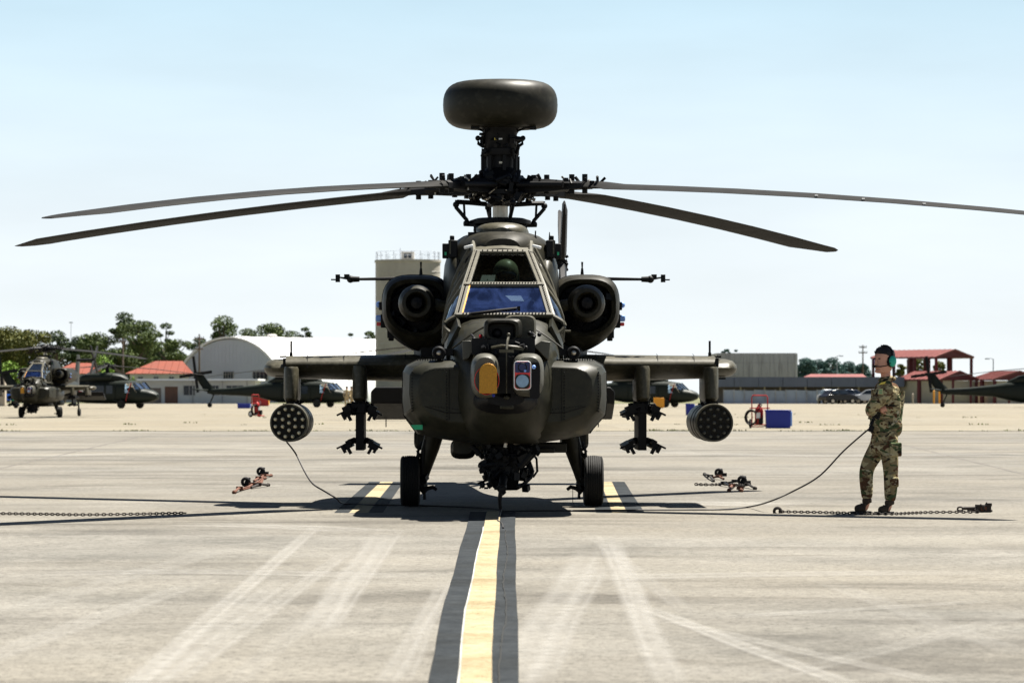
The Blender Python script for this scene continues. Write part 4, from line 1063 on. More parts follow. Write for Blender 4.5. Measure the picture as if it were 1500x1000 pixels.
for (x0, y0, x1, y1, w_, k_) in (
    (130, 1060, 470, 765, .05, .60), (190, 1020, 420, 845, .07, .50), (235, 1010, 520, 800, .05, .45), (455, 930, 560, 780, .07, .55), (480, 925, 585, 775, .04, .45),
    (-80, 985, 300, 850, .08, .35), (0, 900, 340, 800, .10, .25), (560, 1010, 655, 850, .04, .40), (590, 1000, 670, 840, .03, .35), (330, 1010, 560, 820, .05, .22),
    (740, 1020, 868, 802, .09, .50), (790, 1000, 884, 822, .05, .40), (886, 785, 985, 1010, .06, .55), (900, 790, 950, 930, .05, .45), (930, 885, 1260, 1010, .05, .55), (960, 905, 1400, 1005, .05, .35),
    (1050, 905, 1460, 880, .08, .30), (1100, 1000, 1500, 900, .07, .25), (860, 780, 1010, 900, .05, .25), (1200, 850, 1500, 960, .07, .22)):
    mx_, my_ = (x0+x1)/2+random.uniform(-6, 6), (y0+y1)/2
    scuff([(x0, y0), (x0*.75+x1*.25, y0*.75+y1*.25), (mx_, my_), (x0*.25+x1*.75, y0*.25+y1*.75), (x1, y1)], w_, k_)
scuff([(0, 842), (300, 838), (640, 846)], .25, .4); scuff([(760, 850), (1100, 842), (1500, 838)], .25, .35)
scuff([(0, 672), (200, 664), (420, 668)], .4, .5); scuff([(900, 660), (1200, 668), (1500, 662)], .6, .4); scuff([(940, 735), (1050, 738), (1150, 741)], .5, .6); scuff([(560, 780), (420, 772), (250, 768)], .3, .45)
me = SC.mesh('tyre_scuffs', M['scuff'], 0); at_ = me.attributes.new('fade', 'FLOAT', 'POINT')
for i, f in enumerate(FADE): at_.data[i].value = f
o = bpy.data.objects.new('tyre_scuffs', me); COL.objects.link(o); o['kind'] = 'structure'

# ------------------------------------------------------------------ trees
def leaf_mat(name, cols):
    m, nt, b = new_mat(name); g = N(nt, "ShaderNodeNewGeometry")
    r = ramp(nt, [(i/(len(cols)-1), c) for i, c in enumerate(cols)]); nt.links.new(g.outputs['Random Per Island'], r.inputs[0])
    nt.links.new(r.outputs[0], b.inputs['Base Color']); b.inputs['Roughness'].default_value = .7; b.inputs['Specular IOR Level'].default_value = .2
    return m
LEAF = {'olive': leaf_mat('olive_foliage', [(.05, .065, .015), (.10, .11, .022), (.15, .14, .03)]),
        'green': leaf_mat('green_foliage', [(.035, .06, .02), (.07, .10, .028), (.11, .14, .035)]),
        'bright': leaf_mat('bright_foliage', [(.08, .15, .02), (.13, .22, .025), (.18, .28, .04)]),
        'pine': leaf_mat('pine_foliage', [(.03, .055, .028), (.055, .08, .035), (.09, .115, .05)]),
        'blue': leaf_mat('hazed_far_foliage', [(.04, .09, .09), (.06, .12, .11), (.09, .15, .13)])}  # distance haze put into the leaf colour as a blue cast
M['bark'] = paint('bark', (.12, .09, .07), .9, .3, 3)
def tree(px, top, d, wpx, kind, label, style='round', seed=1, group='trees beyond the ramp', leaf=.32):
    rg = random.Random(seed*31+int(px)); c = G(px, d); s_ = FPX/d
    h = CAMZ + (HZ-top)/s_; w = wpx/s_/2*(1.2 if style == 'full' else 1.1)
    t = thing('tree' if style != 'bush' else 'bush', label, 'tree' if style != 'bush' else 'bush', (c.x, c.y, -.03), 0, group)
    m = MB(); blobs = []
    lean = rg.uniform(-.3, .3)
    if style == 'bush':
        m.cyl((0, 0, 0), (0, 0, h*.5), .15, .08, 6)
        for i in range(9): blobs.append((rg.uniform(-w, w)*.75, rg.uniform(-w, w)*.6, h*rg.uniform(.3, .8), w*rg.uniform(.3, .45), h*.22))
    else:
        m.tube([(0, 0, 0), (lean*.3, 0, h*.35), (lean, 0, h*.7), (lean*1.2, 0, h*.93)], [.30, .24, .16, .06], 7)
        lo = .45 if style == 'round' else .50 if style == 'pine' else .2
        nb = {'round': 20, 'pine': 15, 'full': 34}[style]
        for i in range(nb):
            z = h*rg.uniform(lo, .93); k = 1-abs((z/h-.72)/.38)**2*.6
            a = rg.uniform(0, 2*pi); rr = w*rg.uniform(.25, .85)*k
            x, y = rr*cos(a)+lean*.8, rr*sin(a)
            bw = w*rg.uniform(.20, .36) if style != 'pine' else w*rg.uniform(.16, .36)
            bh = bw*(.62 if style != 'pine' else .45)
            bw *= 1.22; bh *= 1.25; blobs.append((x, y, min(z, h-bh), bw, bh)); m.tube([(lean*.6, 0, z*.80), (x*.6, y*.6, z*.92), (x, y, z)], [.09, .06, .03], 5)
        blobs.append((lean, 0, h-w*.25, w*.5, w*.27))
    m.build('trunk', M['bark'], t)
    V = []; F = []
    for bx, by, bz, bw, bh in blobs:
        n = int(90 + 400*min(1.3, bw*bw/2.2))
        for i in range(n):
            while True:
                p = Vector((rg.uniform(-1, 1), rg.uniform(-1, 1), rg.uniform(-1, 1)))
                if .25 < p.length < 1.05: break
            p = Vector((bx+p.x*bw, by+p.y*bw, bz+p.z*bh)); q = leaf*rg.uniform(.5, 1.1)*.5
            u = Vector((rg.gauss(0, 1), rg.gauss(0, 1), rg.gauss(0, .7))).normalized(); v = u.orthogonal().normalized()
            v = (Matrix.Rotation(rg.uniform(0, 6.28), 3, u) @ v); k = len(V)
            V += [p+u*q, p+v*q*.8, p-u*q, p-v*q*.8]; F.append((k, k+1, k+2, k+3))
    mb = MB(); mb.v = [tuple(v) for v in V]; mb.f = F
    me = bpy.data.meshes.new('crown'); me.from_pydata(mb.v, [], mb.f); me.materials.append(LEAF[kind])
    o = bpy.data.objects.new('crown', me); COL.objects.link(o); o.parent = t
TREES = [
 (-8, 492, 500, 60, 'green', 'full', 'green tree cut by the left edge of the photo'),
 (32, 500, 515, 70, 'olive', 'full', 'low yellow-brown tree filling the gap between the two leftmost trees'),
 (98, 512, 520, 60, 'green', 'full', 'low green tree behind the tail of the far left attack helicopter'),
 (128, 505, 525, 60, 'pine', 'full', 'low dark tree filling the space left of the spreading tree'),
 (215, 500, 530, 70, 'green', 'full', 'low green tree behind the big red hipped roof, left half'),
 (245, 508, 530, 60, 'pine', 'full', 'low dark tree behind the big red hipped roof, right half'),
 (382, 484, 585, 60, 'green', 'full', 'tree crown filling the row between the hangar peak and the wide tree'),
 (425, 484, 585, 50, 'green', 'full', 'tree crown right of the wide tree above the hangar roof'),
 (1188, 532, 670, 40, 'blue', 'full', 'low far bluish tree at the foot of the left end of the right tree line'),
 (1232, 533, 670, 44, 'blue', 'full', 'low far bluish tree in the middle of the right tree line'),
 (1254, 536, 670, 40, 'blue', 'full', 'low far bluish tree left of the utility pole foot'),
 (12, 478, 480, 62, 'olive', 'full', 'broad yellow-green tree at the left edge of the photo behind the parked helicopter'),
 (48, 483, 470, 64, 'olive', 'full', 'bushy yellow-brown tree over the rotor head of the far left attack helicopter'),
 (82, 484, 500, 46, 'pine', 'pine', 'thin open-crowned pine right of the yellowish trees at the left edge'),
 (112, 492, 520, 34, 'pine', 'round', 'small dark round-topped pine between the yellowish trees and the tall pine'),
 (140, 487, 500, 56, 'green', 'full', 'mid green spreading tree left of the tall pine behind the medical helicopter'),
 (184, 457, 500, 50, 'pine', 'pine', 'tallest pine of the left tree group, with a flat layered top'),
 (205, 469, 490, 56, 'green', 'full', 'dense green tree just right of the tallest pine at left'),
 (240, 473, 520, 32, 'pine', 'pine', 'narrow layered pine between the dense green tree and the arched hangar'),
 (262, 497, 500, 40, 'green', 'full', 'low dark green tree above the red roof next to the arched hangar'),
 (172, 512, 470, 70, 'green', 'full', 'wide low green tree above the utility pole behind the medical helicopter'),
 (325, 462, 560, 52, 'green', 'round', 'big round-crowned tree rising behind the left side of the arched hangar'),
 (290, 494, 560, 34, 'pine', 'round', 'low tree peeping over the left shoulder of the arched hangar'),
 (362, 481, 570, 44, 'green', 'full', 'dark tree just right of the hangar peak'),
 (402, 473, 570, 50, 'green', 'full', 'wide tree above the middle of the white hangar roof'),
 (445, 479, 560, 22, 'pine', 'round', 'small tree at the right end of the row above the hangar roof'),
 (512, 488, 600, 14, 'pine', 'round', 'tiny treetop alone above the white hangar roof left of the concrete silo'),
 (543, 485, 600, 26, 'green', 'round', 'small treetop touching the left side of the concrete silo'),
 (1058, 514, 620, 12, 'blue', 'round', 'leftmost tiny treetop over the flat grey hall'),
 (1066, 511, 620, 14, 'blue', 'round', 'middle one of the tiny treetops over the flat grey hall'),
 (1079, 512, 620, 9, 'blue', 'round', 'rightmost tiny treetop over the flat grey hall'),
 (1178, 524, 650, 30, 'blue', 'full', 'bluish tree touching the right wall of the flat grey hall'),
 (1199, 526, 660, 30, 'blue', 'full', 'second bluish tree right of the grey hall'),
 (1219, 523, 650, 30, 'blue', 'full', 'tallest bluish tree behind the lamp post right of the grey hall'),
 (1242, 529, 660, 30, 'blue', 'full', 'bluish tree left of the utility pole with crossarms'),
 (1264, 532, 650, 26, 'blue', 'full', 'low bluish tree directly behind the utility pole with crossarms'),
 (1318, 533, 480, 16, 'olive', 'full', 'small yellowish tree seen under the left half of the tall red pavilion roof'),
 (1347, 525, 490, 24, 'olive', 'full', 'yellow-green tree seen in the middle under the tall red pavilion roof'),
 (1374, 529, 480, 20, 'olive', 'full', 'yellowish tree seen right of the tail fin under the red pavilion roof'),
]
for i, (px, tp, d, w, k, st, lb) in enumerate(TREES): tree(px, tp, d, w, k, lb, st, i+3)
for i, (px, tp, d, w, k, lb) in enumerate([
 (20, 527, 440, 52, 'bright', 'bright green bush behind the front of the far left attack helicopter'), (95, 531, 450, 36, 'green', 'dark green bush right of the far left rotor head'),
 (150, 520, 440, 46, 'bright', 'bright lime bush behind the rotor of the medical helicopter'), (188, 541, 440, 26, 'bright', 'low green bush above the nose of the medical helicopter'), (60, 548, 440, 80, 'bright', 'long green bush under the far left rotor blades')]):
    tree(px, tp, d, w, k, lb, 'bush', 70+i, 'bushes beyond the ramp')

# ------------------------------------------------------------------ buildings
M['wallwhite'] = paint('white_wall', (.55, .54, .51), .8, .08, .4, dirt=(.5, .48, .42))
M['wallbeige'] = paint('beige_wall', (.42, .36, .28), .8, .1, .5)
M['wallbrown'] = paint('brown_wall', (.17, .14, .12), .8, .15, .5)
M['wallgrey'] = paint('grey_wall', (.40, .385, .37), .8, .15, .35, dirt=(.18, .17, .17), stretch=(3, 3, .3))
M['fascia'] = paint('slate_fascia', (.13, .14, .19), .6, .12, .4, stretch=(2, 2, .4))
M['redroof'] = paint('red_roof_tiles', (.165, .038, .021), .8, .15, .8)
M['pinkroof'] = paint('faded_red_metal_roof', (.175, .055, .047), .5, .1, .5)
M['redbrown'] = paint('red_brown_steel', (.10, .02, .022), .6, .2, 1)
M['door'] = paint('brown_door', (.15, .075, .05), .6, .2, 2)
M['concrete'] = paint('silo_concrete', (.36, .335, .29), .85, .15, .35, dirt=(.28, .26, .23), stretch=(1, 1, .5))
M['gable'] = paint('shade_blue_sheet_metal', (.46, .49, .56), .6, .06, .3)  # bluish shade of the hangar end wall put into its colour
M['roofwhite'] = paint('white_sheet_metal', (.80, .80, .80), .5, .05, .3)
M['fence'] = paint('grey_fence_board', (.33, .36, .42), .7, .12, .6, dirt=(.22, .23, .27), stretch=(1, 1, .4))

def facing_quad_house(root, px0, px1, d, z0, z1, depth, mat, name='wall'):
    a, b = G(px0, d), G(px1, d)
    return MB().box2((a.x, a.y, z0), (b.x, b.y+depth, z1)).build(name, mat, root, 0)
def window(root, px0, px1, py0, py1, d, bars=2, out=.06):
    a, b = W(px0, py1, d), W(px1, py0, d); y = a.y-out
    m = MB(); t = .07
    m.box2((a.x, y, a.z), (a.x+t, y+out-.004, b.z)); m.box2((b.x-t, y, a.z), (b.x, y+out-.004, b.z)); m.box2((a.x+t, y, a.z), (b.x-t, y+out-.004, a.z+t)); m.box2((a.x+t, y, b.z-t), (b.x-t, y+out-.004, b.z))
    for i in range(1, bars): x = a.x+(b.x-a.x)*i/bars; m.box2((x-.03, y+.01, a.z+t), (x+.03, y+out-.004, b.z-t))
    f = m.build('window', M['wallgrey'], root, 0)
    MB().box2((a.x+t, y+out*.6, a.z+t), (b.x-t, y+out-.002, b.z-t)).build('pane', M['darkglass'], f, 0)

b1 = thing('low_building', 'low white flat-roofed building with a brown door in front of the arched hangar', 'building', G(290, 420))
b1.location = (0, 0, 0)
facing_quad_house(b1, 205, 374, 420, -.03, 2.78, 9, M['wallwhite'])
facing_quad_house(b1, 200, 378, 418.5, 2.784, 3.0, 12, M['roofwhite'], 'roof')
for a, b in ((268.5, 286), (310, 321), (331, 357)): window(b1, a, b, 564, 579, 420, 3 if b-a > 20 else 2)
a, b = W(241.5, 0, 420), W(260.5, 566, 420); MB().box2((a.x, a.y-.05, 0), (b.x, a.y-.004, b.z)).build('door', M['door'], b1, 0)
for px in (282.5, 326, 210, 362): 
    a = W(px, 0, 420); MB().box2((a.x-.06, a.y-.12, 0), (a.x+.06, a.y-.02, 2.77)).build('downpipe', M['wallgrey'], b1, 0)
a, b = W(209, 0, 420), W(236, 568, 420); MB().box2((a.x, a.y-.05, 0), (b.x, a.y-.004, b.z)).build('garage_door', M['wallbrown'], b1, 0)

def hip_house(px0, px1, d, eave, ridge, r0, r1, label, depth=10):
    t = thing('red_roofed_house', label, 'house', (0, 0, 0)); s_ = FPX/d; ze, zr = CAMZ+(HZ-eave)/s_, CAMZ+(HZ-ridge)/s_
    a, b = G(px0, d), G(px1, d); c0, c1 = G(r0, d), G(r1, d)
    MB().box2((a.x+.6, a.y+.6, -.03), (b.x-.6, a.y+depth-.6, ze-.05)).build('wall', M['wallwhite'], t, 0)
    y0, y1 = a.y, a.y+depth; ym = (y0+y1)/2
    m = MB(); m.add([(a.x, y0, ze), (b.x, y0, ze), (b.x, y1, ze), (a.x, y1, ze), (c0.x, ym, zr), (c1.x, ym, zr)], [(0, 1, 5, 4), (1, 2, 5), (2, 3, 4, 5), (3, 0, 4), (3, 2, 1, 0)])
    m.build('roof', M['redroof'], t, 0)
    m = MB()
    n = int((b.x-a.x)/.9)
    for i in range(n):
        u = (i+.5)/n; x = a.x+(b.x-a.x)*u; k = min(1, (x-a.x)/(max(c0.x-a.x, .1)), (b.x-x)/max(b.x-c1.x, .1))
        m.tube([(x, y0, ze+.03), (x, y0+(ym-y0)*k, ze+(zr-ze)*k+.03)], .05, 4)
    m.build('tile_rib', M['redroof'], t, 0, kind='stuff')
    for k in range(3):
        px = px0+(px1-px0)*(.25+.25*k); window(t, px-4, px+4, eave+4, eave+11, d+.6*0, 2)
    return t
hip_house(183, 274, 455, 547, 528, 222, 262, 'house with a large orange-red hipped roof left of the arched hangar')
hip_house(72, 168, 470, 547, 531, 100, 150, 'long red-roofed house half hidden behind the left parked helicopters')

# arched hangar
hg = thing('arched_hangar', 'arched white metal hangar with a blue-grey end wall behind the low white building', 'hangar', G(334, 470), radians(-38))
HR, HHt, HL = 10.6, 8.95, 48
arc = [(HR*cos(pi*i/40), HHt*sin(pi*i/40)) for i in range(41)]
m = MB()
R = []
for y in (0, HL): R.append([(x, y, z+.05) for x, z in arc] + [(x*.97, y, z*.97+.05) for x, z in reversed(arc)])
m.loft(R); m.build('roof', M['roofwhite'], hg, 60)
m = MB(); m.prism([(x*.965, z*.965-.03) for x, z in arc], .25, .5); gw = m.build('end_wall', M['gable'], hg, 0)
m = MB()
for i in range(1, 30):
    x = -HR*.965+2*HR*.965*i/30; zz = sqrt(max(0, 1-(x/(HR*.965))**2))*HHt*.965
    m.box2((x-.02, .23, 0), (x+.02, .246, zz-.05))
m.build('cladding_rib', M['gable'], gw, 0, kind='stuff')
for x0, x1 in ((-6.6, -4.9), (-1.0, .9), (4.4, 7.2)):
    f = MB().box2((x0, .12, 3.0), (x1, .24, 4.25)).build('window', M['wallgrey'], hg, 0)
    MB().box2((x0+.1, .10, 3.1), (x1-.1, .118, 4.15)).build('pane', M['darkglass'], f, 0)
    for k in range(1, 4): MB().box2((x0+(x1-x0)*k/4-.03, .07, 3.1), (x0+(x1-x0)*k/4+.03, .098, 4.15)).build('glazing_bar', M['wallgrey'], f, 0)
m = MB()
for k in range(1, 14): m.tube([(x*1.003, HL*k/14, z*1.003+.05) for x, z in arc], .04, 4)
m.build('roof_seam', M['roofwhite'], hg, 0, kind='stuff')
MB().lathe([(0, 0), (.55, 0), (.75, .25), (.5, .45), (0, .5)], Matrix.Translation((0, 9.0, HHt+.03))).build('roof_vent', M['wallgrey'], hg)

# silo
sc = G(597.5, 452); so = thing('concrete_silo', 'tall round concrete silo with railings and a small hut on top, behind the left engine', 'silo', (sc.x, sc.y, -.03))
s_ = FPX/452; r = 47.5/s_; zt = CAMZ+(HZ-381)/s_
R = [(r, 0)]; m = MB(); m.lathe([(r, 0), (r, zt-.35), (r+.12, zt-.3), (r+.12, zt), (0, zt)], None, 56, False); m.build('drum', M['concrete'], so, 40)
m = MB()
for k in range(1, 12): m.torus((0, 0, zt*k/12), r+.005, .03, 'Z', 56, 4)
m.build('form_line', M['wallgrey'], so, 0)
m = MB()
for i in range(22): a = 2*pi*i/22; m.cyl((r*.98*cos(a), r*.98*sin(a), zt), (r*.98*cos(a), r*.98*sin(a), zt+1.1), .03, n=5)
for zz in (.55, 1.08): m.torus((0, 0, zt+zz), r*.98, .025, 'Z', 44, 4)
m.cyl((-1, 0, zt), (-1, 0, zt+1.6), .04, n=5); m.build('railing', M['fence'], so)
hx0 = 0.0; hut = MB().box((0, -.3, zt+.55), (1.7, 1.6, 1.1)).build('hut', M['wallwhite'], so, 0)
MB().box((0, -1.13, zt+.55), (1.0, .04, .6)).build('pane', M['darkglass'], hut, 0); MB().box((0, -1.16, zt+.55), (.08, .03, .6)).build('mullion', M['wallwhite'], hut, 0)

# grey hall
gh = thing('grey_hall', 'windowless flat-roofed grey metal hall right of the wing tip', 'building', (0, 0, 0))
facing_quad_house(gh, 1050, 1167, 458, -.03, CAMZ+(HZ-517)*458/FPX, 14, M['wallgrey'])
n = 9
for i in range(n):
    for (p0, p1) in ((517.3, 531), (531.4, 552)):
        x0 = 1050+117*i/n; a, b = W(x0+.15, p1, 457.9), W(x0+117/n-.15, p0, 457.9)
        MB().box2((a.x, a.y-.05-.02*(i % 2), a.z), (b.x, a.y+.05, b.z)).build('wall_panel', M['wallgrey'], gh, 0)
MB().box(Vector((W(1166.6, 0, 458).x, W(0, 0, 457.7).y, 3.27)), (.25, .2, 6.5)).build('corner_post', M['wallwhite'], gh, 0)

# long low building with slate fascia
lb = thing('long_building', 'long low building with a slate blue fascia band behind the grey fence at right', 'building', (0, 0, 0))
facing_quad_house(lb, 1040, 1325, 436, -.03, CAMZ+(HZ-566)*436/FPX, 10, M['wallbrown'])
z0, z1 = CAMZ+(HZ-566.5)*432/FPX, CAMZ+(HZ-552)*432/FPX
facing_quad_house(lb, 1040, 1325, 432.4, z0+.02, z1-.02, 15, M['fascia'], 'roof')
for i in range(8):
    x0 = 1040+i*35.6; a, b = G(x0+.3, 432), G(x0+35.2, 432)
    MB().box2((a.x, a.y-.1-.03*(i % 2), z0), (b.x, a.y+.28, z1)).build('fascia_panel', M['fascia'], lb, 0)
for px in (1085, 1120, 1143, 1180, 1206, 1228, 1258, 1292): a = G(px, 433.5); MB().box2((a.x-.1, a.y, 0), (a.x+.1, a.y+.2, z0+.01)).build('column', M['wallbeige'], lb, 0)
rb = thing('flat_red_roof', 'long low faded red roof seen above the slate fascia band', 'roof', (0, 0, 0))
a, b = G(1165, 470), G(1275, 470); zz = CAMZ+(HZ-547)*470/FPX
MB().add([(a.x, a.y, zz-.9), (b.x, b.y, zz-.9), (b.x, b.y+10, zz+.0), (a.x+3, a.y+10, zz+.0), (a.x, a.y, zz-1.3), (b.x, b.y, zz-1.3), (b.x, b.y+10, zz-1.3), (a.x+3, a.y+10, zz-1.3)], [(0, 1, 2, 3), (4, 7, 6, 5), (0, 4, 5, 1), (1, 5, 6, 2), (2, 6, 7, 3), (3, 7, 4, 0)]).build('roof', M['pinkroof'], rb, 0)
MB().box2((a.x+.5, a.y+.5, -.03), (b.x-.5, a.y+9.5, zz-1.31)).build('wall', M['wallbeige'], rb, 0)

fe = thing('grey_fence', 'row of tall pale grey fence boards behind the right fire cart', 'fence', (0, 0, 0))
for i in range(10):
    x0 = 1060+i*15.2; a, b = W(x0+.4, 0, 412), W(x0+14.8, 571+(i % 3)*.5, 412)
    MB().box2((a.x, a.y-.03*(i % 2), 0), (b.x, a.y+.08, b.z)).build('fence_panel', M['fence'], fe, 0)
for i in range(11):
    a = G(1060+i*15.2, 412); MB().box2((a.x-.05, a.y-.12, 0), (a.x+.05, a.y-.035, 1.7)).build('fence_post', M['wallgrey'], fe, 0)

# gabled pavilions
def gable(root, pa, pb, back, ze, zr, roofmat, wallmat=None, zf=None, over=.25, posts=True, zpost=0.0):
    """pa,pb: eave corners of the gable end (Vector xy), back: vector to the far end"""
    pa, pb, back = Vector((pa[0], pa[1], 0)), Vector((pb[0], pb[1], 0)), Vector((back[0], back[1], 0)); pm = (pa+pb)/2
    Z = Vector((0, 0, 1)); t = .18
    def P(p, z): return p + Z*z
    for q in (pa, pb):
        m = MB(); c = [P(q, ze), P(q+back, ze), P(pm+back, zr), P(pm, zr)]
        m.add(c + [v - Z*t for v in c], [(0, 1, 2, 3), (7, 6, 5, 4), (0, 4, 5, 1), (1, 5, 6, 2), (2, 6, 7, 3), (3, 7, 4, 0)])
        s = m.build('roof_slope', roofmat, root, 0)
        L = back.length; n = max(3, int(L/1.0)); r = MB()
        for i in range(n+1): r.bar(P(q+back*(i/n), ze+.03), P(pm+back*(i/n), zr+.03), .06, .06, (0, 0, 1))
        r.build('roof_rib', roofmat, s, 0, kind='stuff')
    for q in (pm*0, back):
        m = MB(); a = back.normalized()*(.12 if q.length == 0 else -.12); m.add([P(pa+q+a, ze-.1), P(pb+q+a, ze-.1), P(pm+q+a, zr-.1), P(pa+q+a*2, ze-.1), P(pb+q+a*2, ze-.1), P(pm+q+a*2, zr-.1)], [(0, 1, 2), (5, 4, 3), (0, 3, 4, 1), (1, 4, 5, 2), (2, 5, 3, 0)])
        m.build('gable_end', M['redbrown'], root, 0)
    if posts:
        n = max(1, round(back.length/4.5))
        for i in range(n+1):
            for q in (pa, pb):
                c = (q.lerp(pm, .08) + back*(i/n)*.96 + back*.02); MB().box2((c.x-.18, c.y-.18, zpost), (c.x+.18, c.y+.18, ze-t)).build('post', M['redbrown'], root, 0)
    if wallmat:
        q0, q1 = pa.lerp(pm, .12), pb.lerp(pm, .12); m = MB()
        b0 = back*.04; c = [q0+b0, q1+b0, q1+back*.96, q0+back*.96]
        m.add([P(v, -.03) for v in c]+[P(v, zf) for v in c], [(0, 1, 5, 4), (1, 2, 6, 5), (2, 3, 7, 6), (3, 0, 4, 7), (4, 5, 6, 7), (3, 2, 1, 0)]); m.build('wall', wallmat, root, 0)
z = lambda py, d: CAMZ+(HZ-py)*d/FPX
tp = thing('tall_red_pavilion', 'tall open pavilion with a red metal roof on dark red posts right of the soldier', 'pavilion', (0, 0, 0))
gable(tp, G(1371, 436).xy, G(1427, 442).xy, G(1275, 448).xy-G(1371, 436).xy, z(522.5, 440), z(511.5, 440), M['pinkroof'], zpost=-.03)
for px in (1335, 1357, 1391): a = W(px, 0, 446); MB().box2((a.x-.35, a.y-.2, 0), (a.x+.35, a.y+.2, z(523, 446))).build('column', M['redbrown'], tp, 0)
a, b = W(1335, 525, 446), W(1420, 522, 446); MB().box2((a.x, a.y-.1, a.z), (b.x, a.y+.1, b.z)).build('beam', M['redbrown'], tp, 0)
for i, (p0, p1, pbk, lbl) in enumerate(((1378, 1434, 1312, 'lower red-roofed market shelter with beige walls under the tall red pavilion'), (1455, 1532, 1418, 'red-roofed shelter at the right edge above the parked helicopter'))):
    lp = thing('red_shelter', lbl, 'shelter', (0, 0, 0))
    gable(lp, G(p0, 424).xy, G(p1, 428).xy, G(pbk, 434).xy-G(p0, 424).xy, z(555, 426), z(543, 426), M['pinkroof'], M['wallbeige'], z(557.5, 426), zpost=-.03)
    for px in ((1345, 1396, 1422) if i == 0 else (1437, 1456, 1478)): a = G(px, 420); MB().box2((a.x-.14, a.y-.1, 0), (a.x+.14, a.y+.1, z(556, 420))).build('post', M['redbrown'], lp, 0)
wb = thing('beige_wall', 'long beige wall with openings between the soldier and the tail of the right helicopter', 'wall', (0, 0, 0))
facing_quad_house(wb, 1318, 1372, 436, -.03, z(556, 436), .4, M['wallbeige'])
for px in (1337, 1352): window(wb, px-4, px+4, 562, 575, 436, 2)
for i, px in enumerate((1255, 1337, 1368, 1376)):
    a = G(px, 405); b_ = thing('bollard', ('short tan bollard between the parked cars and the soldier', 'tan bollard standing right behind the soldier', 'left one of two orange-tan bollards by the tail of the right helicopter', 'right one of two orange-tan bollards by the tail of the right helicopter')[i], 'bollard', (a.x, a.y, 0), 0, 'bollards along the far fence')
    MB().cyl((0, 0, 0), (0, 0, 1.1 if i < 2 else 1.45), .11, n=10).build('post', M['wallbeige'] if i < 2 else M['orange'], b_); MB().ball((0, 0, 1.1 if i < 2 else 1.45), .11, 10, 6).build('cap', M['wallbeige'] if i < 2 else M['orange'], b_)

# poles
def pole(px, top, d, arms, label, name='utility_pole', cat='pole', lamp=0, r=.14):
    c = G(px, d); h = CAMZ+(HZ-top)*d/FPX; t = thing(name, label, cat, (c.x, c.y, -.03))
    MB().cyl((0, 0, 0), (0, 0, h), r*1.2, r*.7, 8).build('shaft', M['bark'] if not lamp else M['fence'], t)
    for z_, w in arms:
        MB().box((0, -.12, h-z_), (w, .14, .16)).build('crossarm', M['bark'], t)
        for k in (-.45, -.2, .2, .45): MB().cyl((k*w, -.12, h-z_+.08), (k*w, -.12, h-z_+.3), .06, n=6).build('insulator', M['fence'], t)
    if lamp:
        m = MB(); m.tube([(0, 0, h-.1), (lamp*.6, 0, h+.1), (lamp*1.2, 0, h+.05)], .05, 6); m.box((lamp*1.4, 0, h), (.6, .3, .15)); m.build('lamp_head', M['fence'], t)
pole(1264, 505, 600, ((.4, 1.3), (1.35, 1.5)), 'wooden utility pole with two crossarms above the trees left of the soldier')
pole(180, 494, 430, ((.5, .9),), 'thin utility pole behind the medical helicopter')
pole(292, 489, 440, ((.6, 1.2), (1.9, 1.0)), 'slim pole in front of the left side of the arched hangar')
pole(1226, 521, 560, (), 'lamp post standing in the bluish tree line', 'lamp_post', 'lamp post', .5, .08)
pole(1455, 525, 480, (), 'lamp post above the right red roof', 'lamp_post', 'lamp post', -.6, .09)
pole(104, 472, 560, (), 'very thin mast above the trees behind the far left attack helicopter', 'radio_mast', 'mast', .01, .05)
